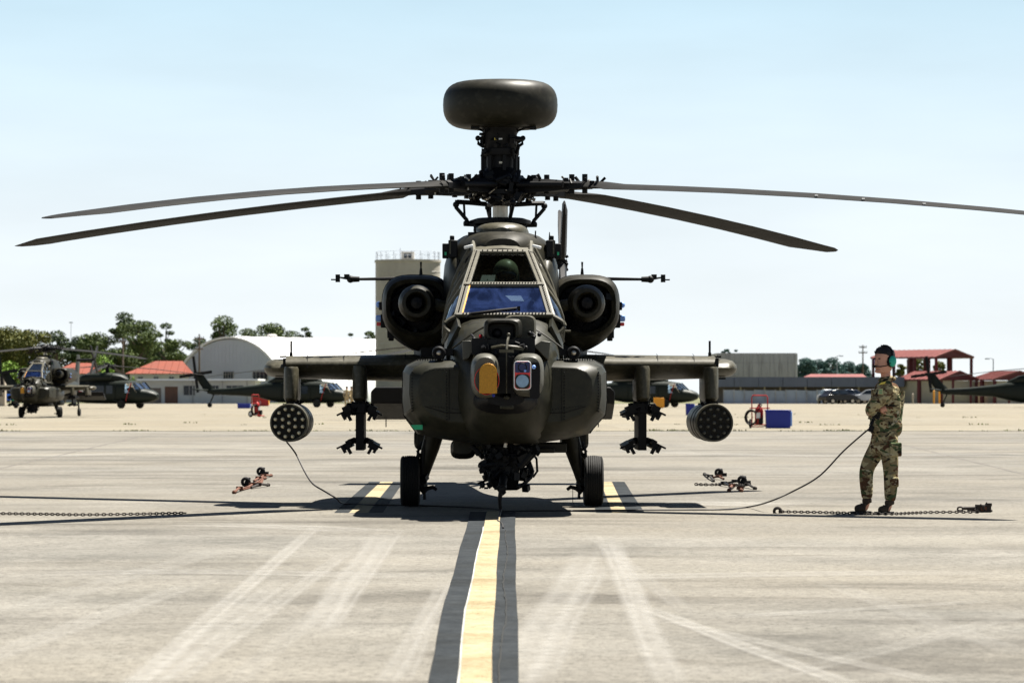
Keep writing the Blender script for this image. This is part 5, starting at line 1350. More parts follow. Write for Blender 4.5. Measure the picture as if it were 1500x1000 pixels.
# wires
# ------------------------------------------------------------------ cars
def make_car(col, label, loc, rz):
    t = thing('parked_car', label, 'car', loc, rz, 'cars parked along the far fence')
    prof = [(-2.2, .45), (-2.22, .85), (-2.1, 1.0), (-1.75, 1.12), (-1.2, 1.62), (-.3, 1.72), (.6, 1.66), (1.15, 1.15), (2.0, .98), (2.2, .8), (2.22, .45)]
    R = []
    for y, k in ((-.88, .0), (-.9, .3), (-.80, .93), (.80, .93), (.9, .3), (.88, .0)):
        pass
    low = [(-2.2, .4), (-2.25, .85), (-2.1, 1.0), (-1.8, 1.1), (1.15, 1.12), (2.0, .98), (2.22, .8), (2.22, .4)]
    top = [(-1.8, 1.1), (-1.3, 1.58), (-.4, 1.70), (.5, 1.64), (1.2, 1.12)]
    m = MB(); m.prism(low, -.88, .88, 'Y')
    bd = m.build('body', col, t, 30, bevel=.06)
    m = MB(); n = len(top)
    m.add([(x*1.0, -.84 + (.14 if z > 1.3 else 0), z+.002) for x, z in top]+[(x, .84-(.14 if z > 1.3 else 0), z+.002) for x, z in top], [(i, i+1, n+i+1, n+i) for i in range(n-1)]+[tuple(reversed(range(n))), tuple(range(n, 2*n))])
    m.build('roof', col, t, 30, bevel=.03)
    for s_ in (-1, 1):
        m = MB(); m.add([(-1.45, s_*.86, 1.16), (-.45, s_*.86, 1.16), (-.45, s_*.74, 1.6), (-1.2, s_*.74, 1.52)], [(0, 1, 2, 3)]); m.add([(-.35, s_*.86, 1.16), (.95, s_*.86, 1.16), (.45, s_*.74, 1.56), (-.35, s_*.74, 1.6)], [(0, 1, 2, 3)]); m.build('side_window', M['darkglass'], t, 0)
    for x in (-1.35, 1.4):
        for s_ in (-1, 1):
            w_ = thing_part('wheel', t); w_.location = (x, s_*.78, .34)
            MB().cyl((0, -.12, 0), (0, .12, 0), .34, n=18).build('tyre', M['rubber'], w_, bevel=.03); MB().cyl((0, -.125, 0), (0, .125, 0), .2, n=14).build('rim', M['steel'], w_)
    for s_ in (-1, 1): MB().box((2.215, s_*.65, .8), (.05, .3, .14)).build('headlight', M['white'], t)
def thing_part(name, parent):
    o = bpy.data.objects.new(name, None); COL.objects.link(o); o.parent = parent; return o
carpaint = {'w': paint('white_car_paint', (.75, .75, .75), .25, .03, 1), 'd': paint('dark_blue_car_paint', (.02, .03, .06), .2, .1, 1), 'k': paint('black_car_paint', (.012, .012, .015), .2, .1, 1), 's': paint('silver_car_paint', (.5, .52, .55), .25, .05, 1), 'b': paint('blue_car_paint', (.03, .12, .5), .25, .05, 1)}
for px, d, c, rz, lb_ in ((1214, 402, 'w', 1.75, 'white car parked at the end of the grey fence boards'), (1228, 400, 'k', .5, 'black car next to the white car at the end of the fence'), (1247, 404, 'd', .15, 'dark blue car in the middle of the parked row left of the soldier'),
                          (1276, 402, 's', 2.9, 'silver car partly hidden by the soldier'), (8, 404, 'b', .1, 'bright blue car under the nose of the far left attack helicopter')):
    g_ = G(px, d); make_car(carpaint[c], lb_, (g_.x, g_.y, 0), rz)
ct = thing('beige_container', 'beige metal cabinet cut by the left edge of the photo', 'cabinet', G(0, 330))
MB().box((0, 0, 1.35), (1.1, 1.1, 2.7)).build('body', M['wallbeige'], ct, bevel=.05); MB().box((0, 0, 2.75), (1.2, 1.2, .1)).build('lid', M['wallwhite'], ct)

# ------------------------------------------------------------------ transport helicopter (nose to +x, origin under the mast)
def make_transport(label, loc, rz, cross=False):
    t = thing('transport_helicopter', label, 'helicopter', loc, rz, 'dark transport helicopters parked on the far apron')
    def ring(x, hw, zb, zt, e=3.2, n=22): return [(x, y, z_) for y, _, z_ in [(p[0], 0, p[2]) for p in sec(0, hw, zb, zt, e, n)]]
    m = MB(); m.loft([ring(*q) for q in ((4.75, .25, .85, 1.15, 2.4), (4.55, .5, .68, 1.32, 2.6), (4.1, .78, .52, 1.50, 3), (3.4, 1.0, .42, 1.62, 3), (3.0, 1.1, .40, 2.15, 3.2), (2.2, 1.17, .38, 2.28, 3.6), (0, 1.18, .38, 2.30, 3.8), (-1.8, 1.15, .42, 2.28, 3.6), (-2.9, .8, .60, 2.2, 3), (-4.2, .46, .92, 1.98, 2.6), (-6.5, .33, 1.05, 1.72, 2.6), (-8.4, .24, 1.12, 1.62, 2.6), (-8.9, .16, 1.2, 1.62, 2.4))])
    m.build('fuselage', M['olive_far'], t)
    m = MB(); m.loft([ring(*q) for q in ((2.0, .2, 2.2, 2.4, 2.6), (1.6, .6, 2.1, 2.72, 3), (.6, .95, 2.1, 2.9, 3.4), (-.8, 1.0, 2.1, 2.9, 3.4), (-2.0, .8, 2.0, 2.75, 3), (-3.0, .3, 1.9, 2.3, 3))]); m.build('engine_cowling', M['olive_far'], t)
    for s_ in (1, -1):
        m = MB(); m.lathe([(.12, 0), (.30, .0), (.34, .2), (.34, 1.6), (.26, 1.9), (.0, 1.9)], Matrix.Translation((.9, .72*s_, 2.52)) @ Matrix.Rotation(radians(-90), 4, 'Y'), 18, False); m.build('engine', M['olive_far'], t)
        m = MB(); m.add([(3.35, 1.0*s_, 1.25), (2.35, 1.19*s_, 1.25), (2.35, 1.13*s_, 2.02), (2.95, 1.06*s_, 2.02)], [(0, 1, 2, 3)]); m.build('cockpit_window', M['glass_side'], t, 0)
        m = MB(); m.add([(1.2, 1.195*s_, 1.2), (.6, 1.195*s_, 1.2), (.6, 1.185*s_, 1.85), (1.2, 1.185*s_, 1.85)], [(0, 1, 2, 3)]); m.add([(.4, 1.195*s_, 1.2), (-.9, 1.195*s_, 1.2), (-.9, 1.185*s_, 1.85), (.4, 1.185*s_, 1.85)], [(0, 1, 2, 3)]); m.build('cabin_window', M['darkglass'], t, 0)
        m = MB(); m.tube([(1.45, 1.195*s_, .5), (1.45, 1.20*s_, 2.1), (-1.3, 1.20*s_, 2.1), (-1.3, 1.195*s_, .5)], .02, 4); m.build('cabin_door_rail', M['black'], t)
        m = MB(); m.tube([(1.9, 1.0*s_, .9), (2.2, 1.45*s_, .4)], .08, 8); m.tube([(1.2, 1.1*s_, .7), (2.2, 1.45*s_, .4)], .06, 8); m.build('gear_leg', M['olive_far'], t)
        w_ = thing_part('wheel', t); w_.location = (2.2, 1.5*s_, .34); MB().cyl((0, -.12, 0), (0, .12, 0), .34, n=20).build('tyre', M['rubber'], w_, bevel=.04); MB().cyl((0, -.125, 0), (0, .125, 0), .14, n=12).build('rim', M['olive_far'], w_)
    m = MB(); m.add([(3.62, -.80, 1.55), (3.62, .80, 1.55), (2.98, .95, 2.12), (2.98, -.95, 2.12)], [(0, 1, 2, 3)]); m.add([(3.6, -.82, 1.56), (3.1, -1.06, 1.56), (2.95, -.98, 2.08)], [(0, 1, 2)]); m.build('windscreen', M['glass_side'], t, 0)
    m = MB(); m.bar((3.64, 0, 1.56), (3.0, 0, 2.13), .08, .05, (1, 0, 1)); m.bar((3.64, -.82, 1.56), (3.0, -.97, 2.13), .07, .05, (1, 0, 1)); m.bar((3.64, .82, 1.56), (3.0, .97, 2.13), .07, .05, (1, 0, 1)); m.build('windscreen_frame', M['olive_far'], t)
    R = []
    for a, b_, z_, th in ((-7.9, -9.2, 1.4, .14), (-8.7, -9.7, 2.1, .12), (-9.35, -10.2, 2.9, .09), (-9.5, -10.25, 3.05, .04)): R.append([(a, 0, z_), (a-.3, th, z_), (b_, .02, z_), (b_, -.02, z_), (a-.3, -th, z_)])
    MB().loft(R).build('tail_fin', M['olive_far'], t)
    MB().box((-9.15, 0, 1.55), (.85, 3.6, .10), 0, 0, .1).build('stabilator', M['olive_far'], t, bevel=.03)
    MB().cyl((-9.85, 0, 2.85), (-9.85, -.5, 2.9), .14, .1, 10).build('tail_rotor_hub', M['black'], t)
    for k in range(4):
        a = radians(8+90*k); u = Vector((cos(a), 0, sin(a))); w_ = Vector((-sin(a), 0, cos(a))); c = Vector((-9.85, -.5, 2.9))
        MB().loft([[c+u*r_-w_*.13, c+u*r_+w_*.13, c+u*r_+w_*.13+Vector((0, .03, 0)), c+u*r_-w_*.13+Vector((0, .03, 0))] for r_ in (.1, 1.6)]).build('tail_rotor_blade', M['black'], t)
    m = MB(); m.tube([(-8.3, 0, 1.15), (-8.7, 0, .3)], .06, 8); m.build('tail_strut', M['olive_far'], t); MB().cyl((-8.7, -.08, .2), (-8.7, .08, .2), .2, n=16).build('tail_wheel', M['rubber'], t)
    m = MB(); m.lathe([(.22, 2.85), (.14, 3.1), (.12, 3.3), (.45, 3.34), (.5, 3.46), (.3, 3.55), (.25, 3.7), (0, 3.72)], None, 18); clutter(m, (0, 0, 3.4), (.6, .6, .1), 50, .06, .16, 4); m.build('rotor_head', M['black'], t)
    for k in range(4):
        a = radians(20+90*k); u = Vector((cos(a), sin(a), 0)); w_ = Vector((-sin(a), cos(a), 0)); R = []
        for r_, ch, th in ((.4, .12, .09), (1.2, .15, .05), (1.6, .27, .035), (4, .27, .03), (7.3, .26, .025), (7.7, .2, .02), (8.1, .1, .01)):
            zz = 3.46-.045*r_-.0062*r_*r_; sw = -.0 if r_ < 7.4 else -(r_-7.4)*.3
            R.append([u*r_+w_*(-ch+sw)+Vector((0, 0, zz)), u*r_+w_*(sw)+Vector((0, 0, zz+th)), u*r_+w_*(ch+sw)+Vector((0, 0, zz)), u*r_+w_*sw+Vector((0, 0, zz-th))])
        MB().loft(R).build('rotor_blade', M['blade'], t, 60)
    if cross:
        MB().box((-2.0, -1.155, 1.3), (.85, .03, .85)).build('white_square', M['white'], t, 0)
        m = MB(); m.box((-2.0, -1.175, 1.3), (.62, .012, .2)); m.add([(-2.1, -1.182, .99), (-1.9, -1.182, .99), (-1.9, -1.182, 1.61), (-2.1, -1.182, 1.61)], [(0, 1, 2, 3)]); m.build('red_cross', M['red'], t, 0)
    MB().tube([(2.9, -1.12, 2.1), (2.6, -1.25, 1.1), (2.5, -1.3, .6)], .03, 6).build('red_strap', M['red'], t)
for px, d, rz, lb_, cr in ((157, 280, -24, 'dark medical transport helicopter with a red cross on a white square', True), (440, 300, -20, 'dark transport helicopter parked in front of the arched hangar, nose to the right', False),
                       (946, 300, -18, 'dark transport helicopter seen below the right stub wing', False), (1526, 300, -16, 'dark transport helicopter cut by the right edge, only its tail in view', False)):
    g_ = G(px, d); make_transport(lb_, (g_.x, g_.y, 0), radians(rz), cr)
# ------------------------------------------------------------------ the same attack helicopter type parked farther back
SK = ('radar_dome', 'radar_support', 'red_ring', 'red_cap', 'tape_mark', 'yellow_stencil', 'mirror_knob', 'air_data_probe', 'rocket_pod')
g_ = G(66, 175); c = copy_tree(attack, None, SK); c.name = 'attack_helicopter'; c.location = (g_.x, g_.y, 0); c.rotation_euler = (0, 0, radians(-3))
c['label'] = 'small distant attack helicopter parked at the far left edge, angled to the left'; c['group'] = 'attack helicopters'
g_ = G(697, 156); c = copy_tree(attack, None, SK); c.name = 'attack_helicopter'; c.location = (g_.x, g_.y, 0); c.rotation_euler = (0, 0, radians(3))
c['label'] = 'second attack helicopter hidden behind the big one, only its rotor blades showing past the engines'; c['group'] = 'attack helicopters'
attack['group'] = 'attack helicopters'

# ------------------------------------------------------------------ fire carts, bins
def fire_cart(loc, rz, label):
    t = thing('fire_extinguisher_cart', label, 'fire cart', loc, rz, 'red wheeled fire carts')
    m = MB()
    for x in (-.28, .28): m.tube([(x, .15, .05), (x, .12, .6), (x, .10, 1.08), (x*.85, .10, 1.15)], .022, 8)
    m.tube([(-.24, .10, 1.15), (.24, .10, 1.15)], .022, 8); m.tube([(-.36, .12, .70), (.36, .12, .70)], .02, 8); m.tube([(-.28, .15, .12), (.28, .15, .12)], .02, 8)
    m.tube([(-.28, .15, .1), (-.2, -.35, .06), (.2, -.35, .06), (.28, .15, .1)], .02, 8)
    m.build('frame', M['red'], t)
    MB().lathe([(0, .12), (.12, .13), (.15, .2), (.15, .62), (.11, .72), (.05, .78), (.05, .84), (0, .85)], Matrix.Translation((.0, -.02, 0)), 20).build('cylinder_tank', M['red'], t)
    for x in (-.33, .33):
        w_ = thing_part('wheel', t); w_.location = (x, .12, .16); MB().torus((0, 0, 0), .125, .04, 'X', 20, 8).build('tyre', M['rubber'], w_); MB().cyl((-.03, 0, 0), (.03, 0, 0), .09, n=12).build('rim', M['white'], w_)
    m = MB()
    for k in range(5): m.torus((-.26, -.16+.035*k, .38), .22-.01*k, .02, 'X' if False else 'Y', 22, 6, 1.2)
    m.tube([(-.1, -.2, .5), (.05, -.25, .7), (.12, -.1, .82), (.02, -.02, .86)], .018, 6); m.box((.1, -.2, .25), (.14, .1, .2)); m.build('hose_coil', M['black'], t)
    MB().box((0, -.18, .45), (.14, .01, .2)).build('white_placard', M['white'], t, 0)
g_ = G(1112, 120.5); fire_cart((g_.x, g_.y, 0), -.25, 'red wheeled fire cart with black hose left of the blue bin')
g_ = G(376, 178); fire_cart((g_.x, g_.y, 0), .9, 'small red fire cart beyond the left rocket pod')
def bin_(px0, px1, top, d, name, label, lid=False, mat='blue', side='bluelight'):
    a, b = G(px0, d), G(px1, d); w = b.x-a.x; h = CAMZ+(HZ-top)*d/FPX; t = thing(name, label, 'bin' , ((a.x+b.x)/2, a.y+.3, 0))
    MB().box((0, 0, h/2), (w, w*.6, h), taper=1.04).build('body', M[mat], t, bevel=.02)
    MB().box((0, 0, h+.02), (w*1.08, w*.66, .05)).build('rim', M[mat], t, bevel=.01)
    MB().box((w/2+.035, 0, h*.55), (.06, w*.55, h*.85)).build('side_panel', M[side], t, bevel=.01)
    for k in (-.25, .25): MB().box((w*k, -w*.31, h*.75), (w*.12, .03, .06)).build('handle', M[mat], t)
    for k in (-.4, .4): MB().box((w*k, -.0, .02), (w*.12, w*.5, .04)).build('skid', M['black'], t)
bin_(1123, 1158, 602, 120, 'blue_bin', 'blue plastic bin standing right of the right fire cart')
bin_(1005, 1017, 592, 192, 'blue_bin', 'small blue bin left of the right rocket pod')
bin_(348, 366, 591.5, 279, 'blue_bin', 'low blue bin on the far apron under the tail boom of the left transport helicopter')
bin_(958, 972, 583, 285, 'orange_bin', 'orange crate in front of the transport helicopter under the right wing', mat='orange', side='orange')
bin_(370, 393, 578, 330, 'red_box', 'red equipment box behind the tail boom of the left transport helicopter', mat='red', side='orange')

# ------------------------------------------------------------------ cables
M['cable'] = paint('black_cable', (.02, .018, .018), .5, .2, 8)
def spl(P, n=8):
    Q = []
    for i in range(len(P)-1):
        p0, p1, p2, p3 = P[max(i-1, 0)], P[i], P[i+1], P[min(i+2, len(P)-1)]
        for j in range(n):
            t = j/n; Q.append(.5*((2*p1)+(p2-p0)*t+(2*p0-5*p1+4*p2-p3)*t*t+(3*p1-p0-3*p2+p3)*t**3))
    return Q+[P[-1]]
def grd(px, py): d = FPX*CAMZ/(py-HZ); v = G(px, d); v.z = .012; return v
cg = thing('grounding_cable', 'thin black cable hanging from the left rocket pod to the pavement', 'cable', (0, 0, 0))
P = [W(420, 647, 37), W(433, 664, 36.8), W(446, 690, 36.5), W(458, 708, 36.3), W(475, 719, 36.1), W(492, 729, 36.0), grd(506, 739), grd(560, 741), grd(620, 742), grd(700, 745), grd(735, 748)]
MB().tube(spl(P), .0085, 6).build('wire', M['cable'], cg)
ch = thing('headset_cable', 'thin black intercom cable sagging from the soldier to the pavement and on to the helicopter', 'cable', (0, 0, 0))
P = [W(1273, 628, 34.75), W(1262, 637, 34.8), W(1235, 661, 35), W(1200, 697, 35.1), W(1160, 720, 35.2), W(1125, 735, 35.3), grd(1095, 744), grd(1060, 747.5), grd(1000, 748), grd(900, 748.5), grd(800, 749.5), grd(735, 750)]
MB().tube(spl(P), .0085, 6).build('wire', M['cable'], ch)
gw_ = thing('grounding_strap', 'dark strap hanging from the gun muzzle to the yellow line', 'strap', (0, 0, 0))
P = [W(734, 716, 34.0), W(732, 733, 34.1), W(733, 747, 34.2), grd(731, 757), grd(729, 764), grd(735, 768), grd(737, 775)]
MB().tube(spl(P), [.022]*8+[.018]*8+[.012]*8+[.010]*25, 6).build('wire', M['cable'], gw_)
sn = thing('static_wire', 'hair-thin dark wire from the right gear leg to the pavement', 'wire', (0, 0, 0))
MB().tube([W(839, 715, 36.9), W(839, 735, 36.9), grd(842, 742)], .004, 4).build('wire', M['cable'], sn)

# ------------------------------------------------------------------ chains and tie-downs
def chain_mesh(P, link=.038, r=.006):
    """interlocked oval links laid along the polyline P"""
    m = MB(); P = spl(P, 12); L = 0; nxt = 0; k = 0
    for a, b in zip(P, P[1:]):
        seg = (b-a).length
        while nxt <= L+seg:
            p = a.lerp(b, (nxt-L)/max(seg, 1e-6)); d = (b-a).normalized(); s_ = Vector((-d.y, d.x, 0)).normalized() if k % 2 else Vector((0, 0, 1)); s_ = (s_ + Vector((0, 0, .15))).normalized()
            m.tube([p+d*(link*.62*cos(t))+s_*(link*.30*sin(t)) for t in [2*pi*i/8 for i in range(8)]], r, 5, True)
            nxt += link*.92; k += 1
        L += seg
    return m
def zg(px, py, z=.018): v = grd(px, py); v.z = z; return v
tc1 = thing('tie_down_chain', 'long dark tie-down chain at the feet of the soldier, with a ratchet', 'chain', (0, 0, 0), 0, 'tie-down chains on the ramp')
chain_mesh([zg(1146, 751.5), zg(1200, 752.5), zg(1245, 753.6), zg(1300, 754.8), zg(1360, 752.5), zg(1432, 752)]).build('links', M['chain'], tc1)
c = zg(1139, 751.5, .02); MB().torus(c, .035, .016, 'Y', 16, 8).ball(c+Vector((.03, 0, 0)), .022).build('ring', M['chain'], tc1)
c = zg(1440, 750, .04); m = MB(); m.box(c, (.15, .09, .075), .1, 0, .05); m.box(c+Vector((-.10, 0, -.01)), (.12, .06, .04)); m.cyl(c+Vector((-.2, 0, 0)), c+Vector((-.05, 0, .005)), .016, n=8); m.box(c+Vector((.06, 0, .04)), (.05, .1, .03)); m.torus(c+Vector((-.235, 0, -.005)), .028, .010, 'Y', 14, 6, .7)
clutter(m, (c.x, c.y-.03, c.z), (.08, .03, .04), 18, .015, .04, 71); m.build('ratchet', M['chain'], tc1, bevel=.004)
MB().box(c+Vector((.0, -.048, .0)), (.06, .008, .04)).build('rust_patch', M['rust'], tc1)
tc2 = thing('tie_down_chain', 'long rusty dark tie-down chain on the pavement along the left edge of the photo', 'chain', (0, 0, 0), 0, 'tie-down chains on the ramp')
chain_mesh([zg(-60, 753.5), zg(0, 754.2), zg(60, 755), zg(120, 756), zg(200, 755), zg(270, 753.5)], .038, .006).build('links', M['chain'], tc2)
def hardware(path, balls, label, arms, rust):
    t = thing('tie_down_hardware', label, 'tie-down', (0, 0, 0), 0, 'piles of tie-down hardware on the ramp')
    chain_mesh([zg(*p) for p in path], .05, .008).build('links', M['rust'] if rust else M['chain'], t)
    for px, py in balls:
        c = zg(px, py, .07); m = MB(); m.torus(c, .045, .022, 'Y', 16, 8); m.ball(c+Vector((.02, .03, -.01)), .04); m.box(c+Vector((.06, .02, -.03)), (.10, .06, .05), .3); m.cyl(c+Vector((-.02, 0, -.05)), c+Vector((.05, .05, .05)), .015, n=6); m.build('ratchet', M['black'], t)
    for a, b, mt in arms:
        pa, pb = zg(*a), zg(*b); m = MB(); m.tube([pa, pa.lerp(pb, .5)+Vector((0, 0, .03)), pb], .016, 8); m.ball(pb, .028, 8, 6); m.box(pa.lerp(pb, .4)+Vector((0, 0, .03)), (.08, .05, .04), .2); m.build('rod', M[mt], t)
hardware([(352, 719), (366, 715), (378, 708), (384, 703), (382, 710)], [(360, 713.5), (382, 697)], 'rusty tie-down chain and two black ratchets on the pavement left of the helicopter', [((356, 718), (343, 723), 'rust'), ((378, 703), (397, 698), 'rust'), ((372, 706), (388, 702), 'rust'), ((368, 716), (393, 712), 'chain'), ((362, 716), (380, 712), 'rust')], True)
hardware([(1020, 711), (1040, 711.5), (1055, 711), (1068, 711), (1080, 712), (1090, 713)], [(1053, 699), (1087, 711)], 'dark tie-down chains and ratchets on the pavement right of the helicopter', [((1046, 706), (1032, 696), 'chain'), ((1060, 703), (1044, 701), 'rust'), ((1088, 713), (1106, 717), 'chain'), ((1054, 711), (1070, 714), 'black'), ((1075, 714), (1068, 720), 'rust'), ((1083, 720), (1086, 720.5), 'rust'), ((1066, 709), (1092, 710), 'black')], False)

# ------------------------------------------------------------------ people
def skin(name, V, E, mat, parent, root=0, sub=2):
    me = bpy.data.meshes.new(name); me.from_pydata([v[0] for v in V], E, []); me.materials.append(mat)
    o = bpy.data.objects.new(name, me); COL.objects.link(o); o.parent = parent
    sk = o.modifiers.new('skin', 'SKIN'); sk.use_smooth_shade = True; sk.branch_smoothing = .3
    lay = me.skin_vertices[0] if me.skin_vertices else None
    if lay is None:
        bm = bmesh.new(); bm.from_mesh(me); bm.verts.layers.skin.verify(); bm.to_mesh(me); bm.free(); lay = me.skin_vertices[0]
    for i, v in enumerate(V):
        r = v[1]; lay.data[i].radius = r if isinstance(r, tuple) else (r, r); lay.data[i].use_root = (i == root)
    s_ = o.modifiers.new('sub', 'SUBSURF'); s_.levels = sub; s_.render_levels = sub
    return o
M['skin'] = paint('skin', (.58, .30, .21), .55, .12, 25)
m_, nt, b = new_mat('camouflage_cloth'); tc = N(nt, "ShaderNodeTexCoord"); prev = None
for i, (sc_, thr, colr, ofs, stx) in enumerate(((5, 0, (.20, .16, .09), 0, 1), (9, .50, (.36, .31, .18), 3, .8), (10, .545, (.065, .085, .04), 7, .7), (12, .57, (.085, .045, .025), 11, .7), (16, .62, (.02, .018, .014), 17, .6), (12, .63, (.42, .38, .26), 23, .6))):
    if i == 0: 
        rgb = N(nt, "ShaderNodeRGB"); rgb.outputs[0].default_value = (*colr, 1); prev = rgb.outputs[0]; continue
    mp = N(nt, "ShaderNodeMapping"); mp.inputs['Location'].default_value = (ofs, ofs*.7, ofs*1.3); mp.inputs['Scale'].default_value = (stx, stx, 1.3); nt.links.new(tc.outputs['Object'], mp.inputs[0])
    n = N(nt, "ShaderNodeTexNoise"); n.inputs['Scale'].default_value = sc_; n.inputs['Detail'].default_value = 3.5; n.inputs['Distortion'].default_value = .6; nt.links.new(mp.outputs[0], n.inputs[0])
    g = N(nt, "ShaderNodeMapRange"); g.inputs[1].default_value = thr; g.inputs[2].default_value = thr+.012; nt.links.new(n.outputs[0], g.inputs[0])
    mx = N(nt, "ShaderNodeMix", data_type='RGBA'); nt.links.new(g.outputs[0], mx.inputs[0]); nt.links.new(prev, mx.inputs[6]); mx.inputs[7].default_value = (*colr, 1); prev = mx.outputs[2]
nt.links.new(prev, b.inputs['Base Color']); b.inputs['Roughness'].default_value = .95; b.inputs['Specular IOR Level'].default_value = .1
wv = N(nt, "ShaderNodeTexNoise"); wv.inputs['Scale'].default_value = 11; wv.inputs['Detail'].default_value = 3; wv.inputs['Distortion'].default_value = 1.2; nt.links.new(tc.outputs['Object'], wv.inputs[0])
bp = N(nt, "ShaderNodeBump"); bp.inputs['Strength'].default_value = .9; bp.inputs['Distance'].default_value = .05; nt.links.new(wv.outputs[0], bp.inputs['Height']); nt.links.new(bp.outputs[0], b.inputs['Normal'])
M['camo'] = m_
M['boot'] = paint('brown_boot_leather', (.045, .030, .020), .7, .3, 18, .2)
M['hair'] = paint('dark_hair', (.012, .010, .012), .6, .4, 40)

sp = thing('person', 'soldier in camouflage uniform with arms folded and a green headset', 'person', (0, 0, 0))
org = G(1290, 34.9); sp.location = org
def Q(px, py, dy=0): return W(px, py, 34.9+dy) - org
B = [(Q(1298, 636), (.115, .15)), (Q(1299, 612), (.11, .14)), (Q(1300, 588), (.12, .155)), (Q(1299, 572), (.09, .11)), (Q(1299, 556), .055), (Q(1297, 546), .052), (Q(1296, 533), .07),
     (Q(1302, 570, -.15), .045), (Q(1288, 590, -.22), .048), (Q(1275, 600, -.20), .042), (Q(1280, 603, -.08), .034), (Q(1286, 600, .02), .028),
     (Q(1296, 570, .15), .045), (Q(1284, 588, .22), .048), (Q(1274, 603, .15), .042), (Q(1275, 604, .02), .034), (Q(1277, 605, -.1), .028),
     (Q(1301, 648, -.09), .085), (Q(1304, 690, -.10), .055), (Q(1303, 732, -.10), .042), (Q(1300, 747, -.11), .038), (Q(1289, 750, -.13), .028),
     (Q(1290, 648, .08), .085), (Q(1269, 688, .06), .055), (Q(1270, 730, .05), .042), (Q(1267, 745, .05), .038), (Q(1254, 748, .03), .028)]
E = [(0, 1), (1, 2), (2, 3), (3, 4), (4, 5), (5, 6), (3, 7), (7, 8), (8, 9), (9, 10), (10, 11), (3, 12), (12, 13), (13, 14), (14, 15), (15, 16), (0, 17), (17, 18), (18, 19), (19, 20), (20, 21), (0, 22), (22, 23), (23, 24), (24, 25), (25, 26)]
body = skin('body', B, E, M['skin'], sp)
# jacket
J = [(Q(1297, 645), (.15, .185)), (Q(1298, 618), (.15, .185)), (Q(1300, 596), (.155, .19)), (Q(1301, 575), (.15, .185)), (Q(1300, 560), (.11, .14)), (Q(1299, 549), .082),
     (Q(1303, 565, -.17), .088), (Q(1290, 584, -.235), .074), (Q(1275, 599, -.215), .064), (Q(1281, 603, -.10), .056), (Q(1286, 602, -.02), .050),
     (Q(1297, 565, .17), .088), (Q(1286, 584, .235), .074), (Q(1275, 600, .17), .064), (Q(1276, 605, .05), .054)]
skin('jacket', J, [(0, 1), (1, 2), (2, 3), (3, 4), (4, 5), (3, 6), (6, 7), (7, 8), (8, 9), (9, 10), (3, 11), (11, 12), (12, 13), (13, 14)], M['camo'], sp, 2)
T = [(Q(1298, 612), (.12, .15)), (Q(1297, 640), (.15, .18)),
     (Q(1302, 657, -.09), .108), (Q(1304, 675, -.10), .092), (Q(1305, 692, -.10), .078), (Q(1305, 712, -.10), .076), (Q(1304, 730, -.10), .062), (Q(1303, 734, -.10), .052),
     (Q(1287, 656, .08), .108), (Q(1276, 672, .07), .090), (Q(1268, 689, .06), .078), (Q(1269, 708, .05), .074), (Q(1270, 727, .05), .062), (Q(1270, 731, .05), .050)]
skin('trousers', T, [(0, 1), (1, 2), (2, 3), (3, 4), (4, 5), (5, 6), (6, 7), (1, 8), (8, 9), (9, 10), (10, 11), (11, 12), (12, 13)], M['camo'], sp, 1)
for (ax, ay, ad, tx, ty, td) in ((1303, 730, -.10, 1286, 751.0, -.16), (1270, 727, .05, 1251, 748.5, .0)):
    gy = ty
    Bt = [(Q(ax, ay, ad), .056), (Q(ax, ay+8, ad), .054), (Q(ax+.5, gy-4.5, ad), (.052, .05)), (Q(ax-8, gy-4.5, (ad+td)/2), (.046, .05)), (Q(tx, gy-3.2, td), (.036, .046))]
    bo = skin('boot', Bt, [(0, 1), (1, 2), (2, 3), (3, 4)], M['boot'], sp, 2)
    a, b_ = Q(ax+5, 0, ad), Q(tx-4, 0, td); a.z = b_.z = 0
    m = MB(); d_ = (b_-a).normalized(); s_ = Vector((-d_.y, d_.x, 0)); pts = []
    for t, w in ((0, .035), (.08, .046), (.3, .043), (.55, .05), (.85, .05), (1, .03)): pts.append((t, w))
    poly = [a+(b_-a)*t+s_*w for t, w in pts]+[a+(b_-a)*t-s_*w for t, w in reversed(pts)]
    R = [[p+Vector((0, 0, z_)) for p in poly] for z_ in (.0, .024)]; m.loft(R); m.build('sole', M['black'], bo)
# head
hd = thing_part('head', sp); hc = Q(1295.5, 527.5, -.01); hd.location = hc; hd.scale = (1.14, 1.10, 1.0); hd.rotation_euler = (radians(-4), 0, radians(-52))
m = MB(); R = []
for z_, fw, bk, w, cy in ((-.135, .035, .03, .035, -.035), (-.125, .06, .05, .048, -.02), (-.10, .085, .065, .062, 0), (-.07, .092, .075, .068, 0), (-.04, .096, .085, .072, 0), (-.005, .096, .095, .076, 0), (.03, .096, .10, .078, 0), (.065, .09, .098, .075, 0), (.095, .07, .08, .062, 0), (.115, .035, .045, .035, .0), (.12, .01, .01, .01, 0)):
    ring = []
    for i in range(24):
        a = 2*pi*i/24; s_, c_ = sin(a), cos(a)
        yy = -fw*abs(c_)**.9 if c_ > 0 else bk*abs(c_)**.9
        ring.append((w*math.copysign(abs(s_)**.85, s_), yy+cy, z_))
    R.append(ring)
m.loft(R); head = m.build('head_skin', M['skin'], hd, 80)
m = MB(); m.add([(0, -.097, .02), (-.012, -.097, -.03), (0, -.122, -.038), (.012, -.097, -.03), (-.017, -.094, -.045), (.017, -.094, -.045), (0, -.115, -.047)], [(0, 1, 2), (0, 2, 3), (1, 4, 6, 2), (3, 2, 6, 5), (4, 5, 6)])
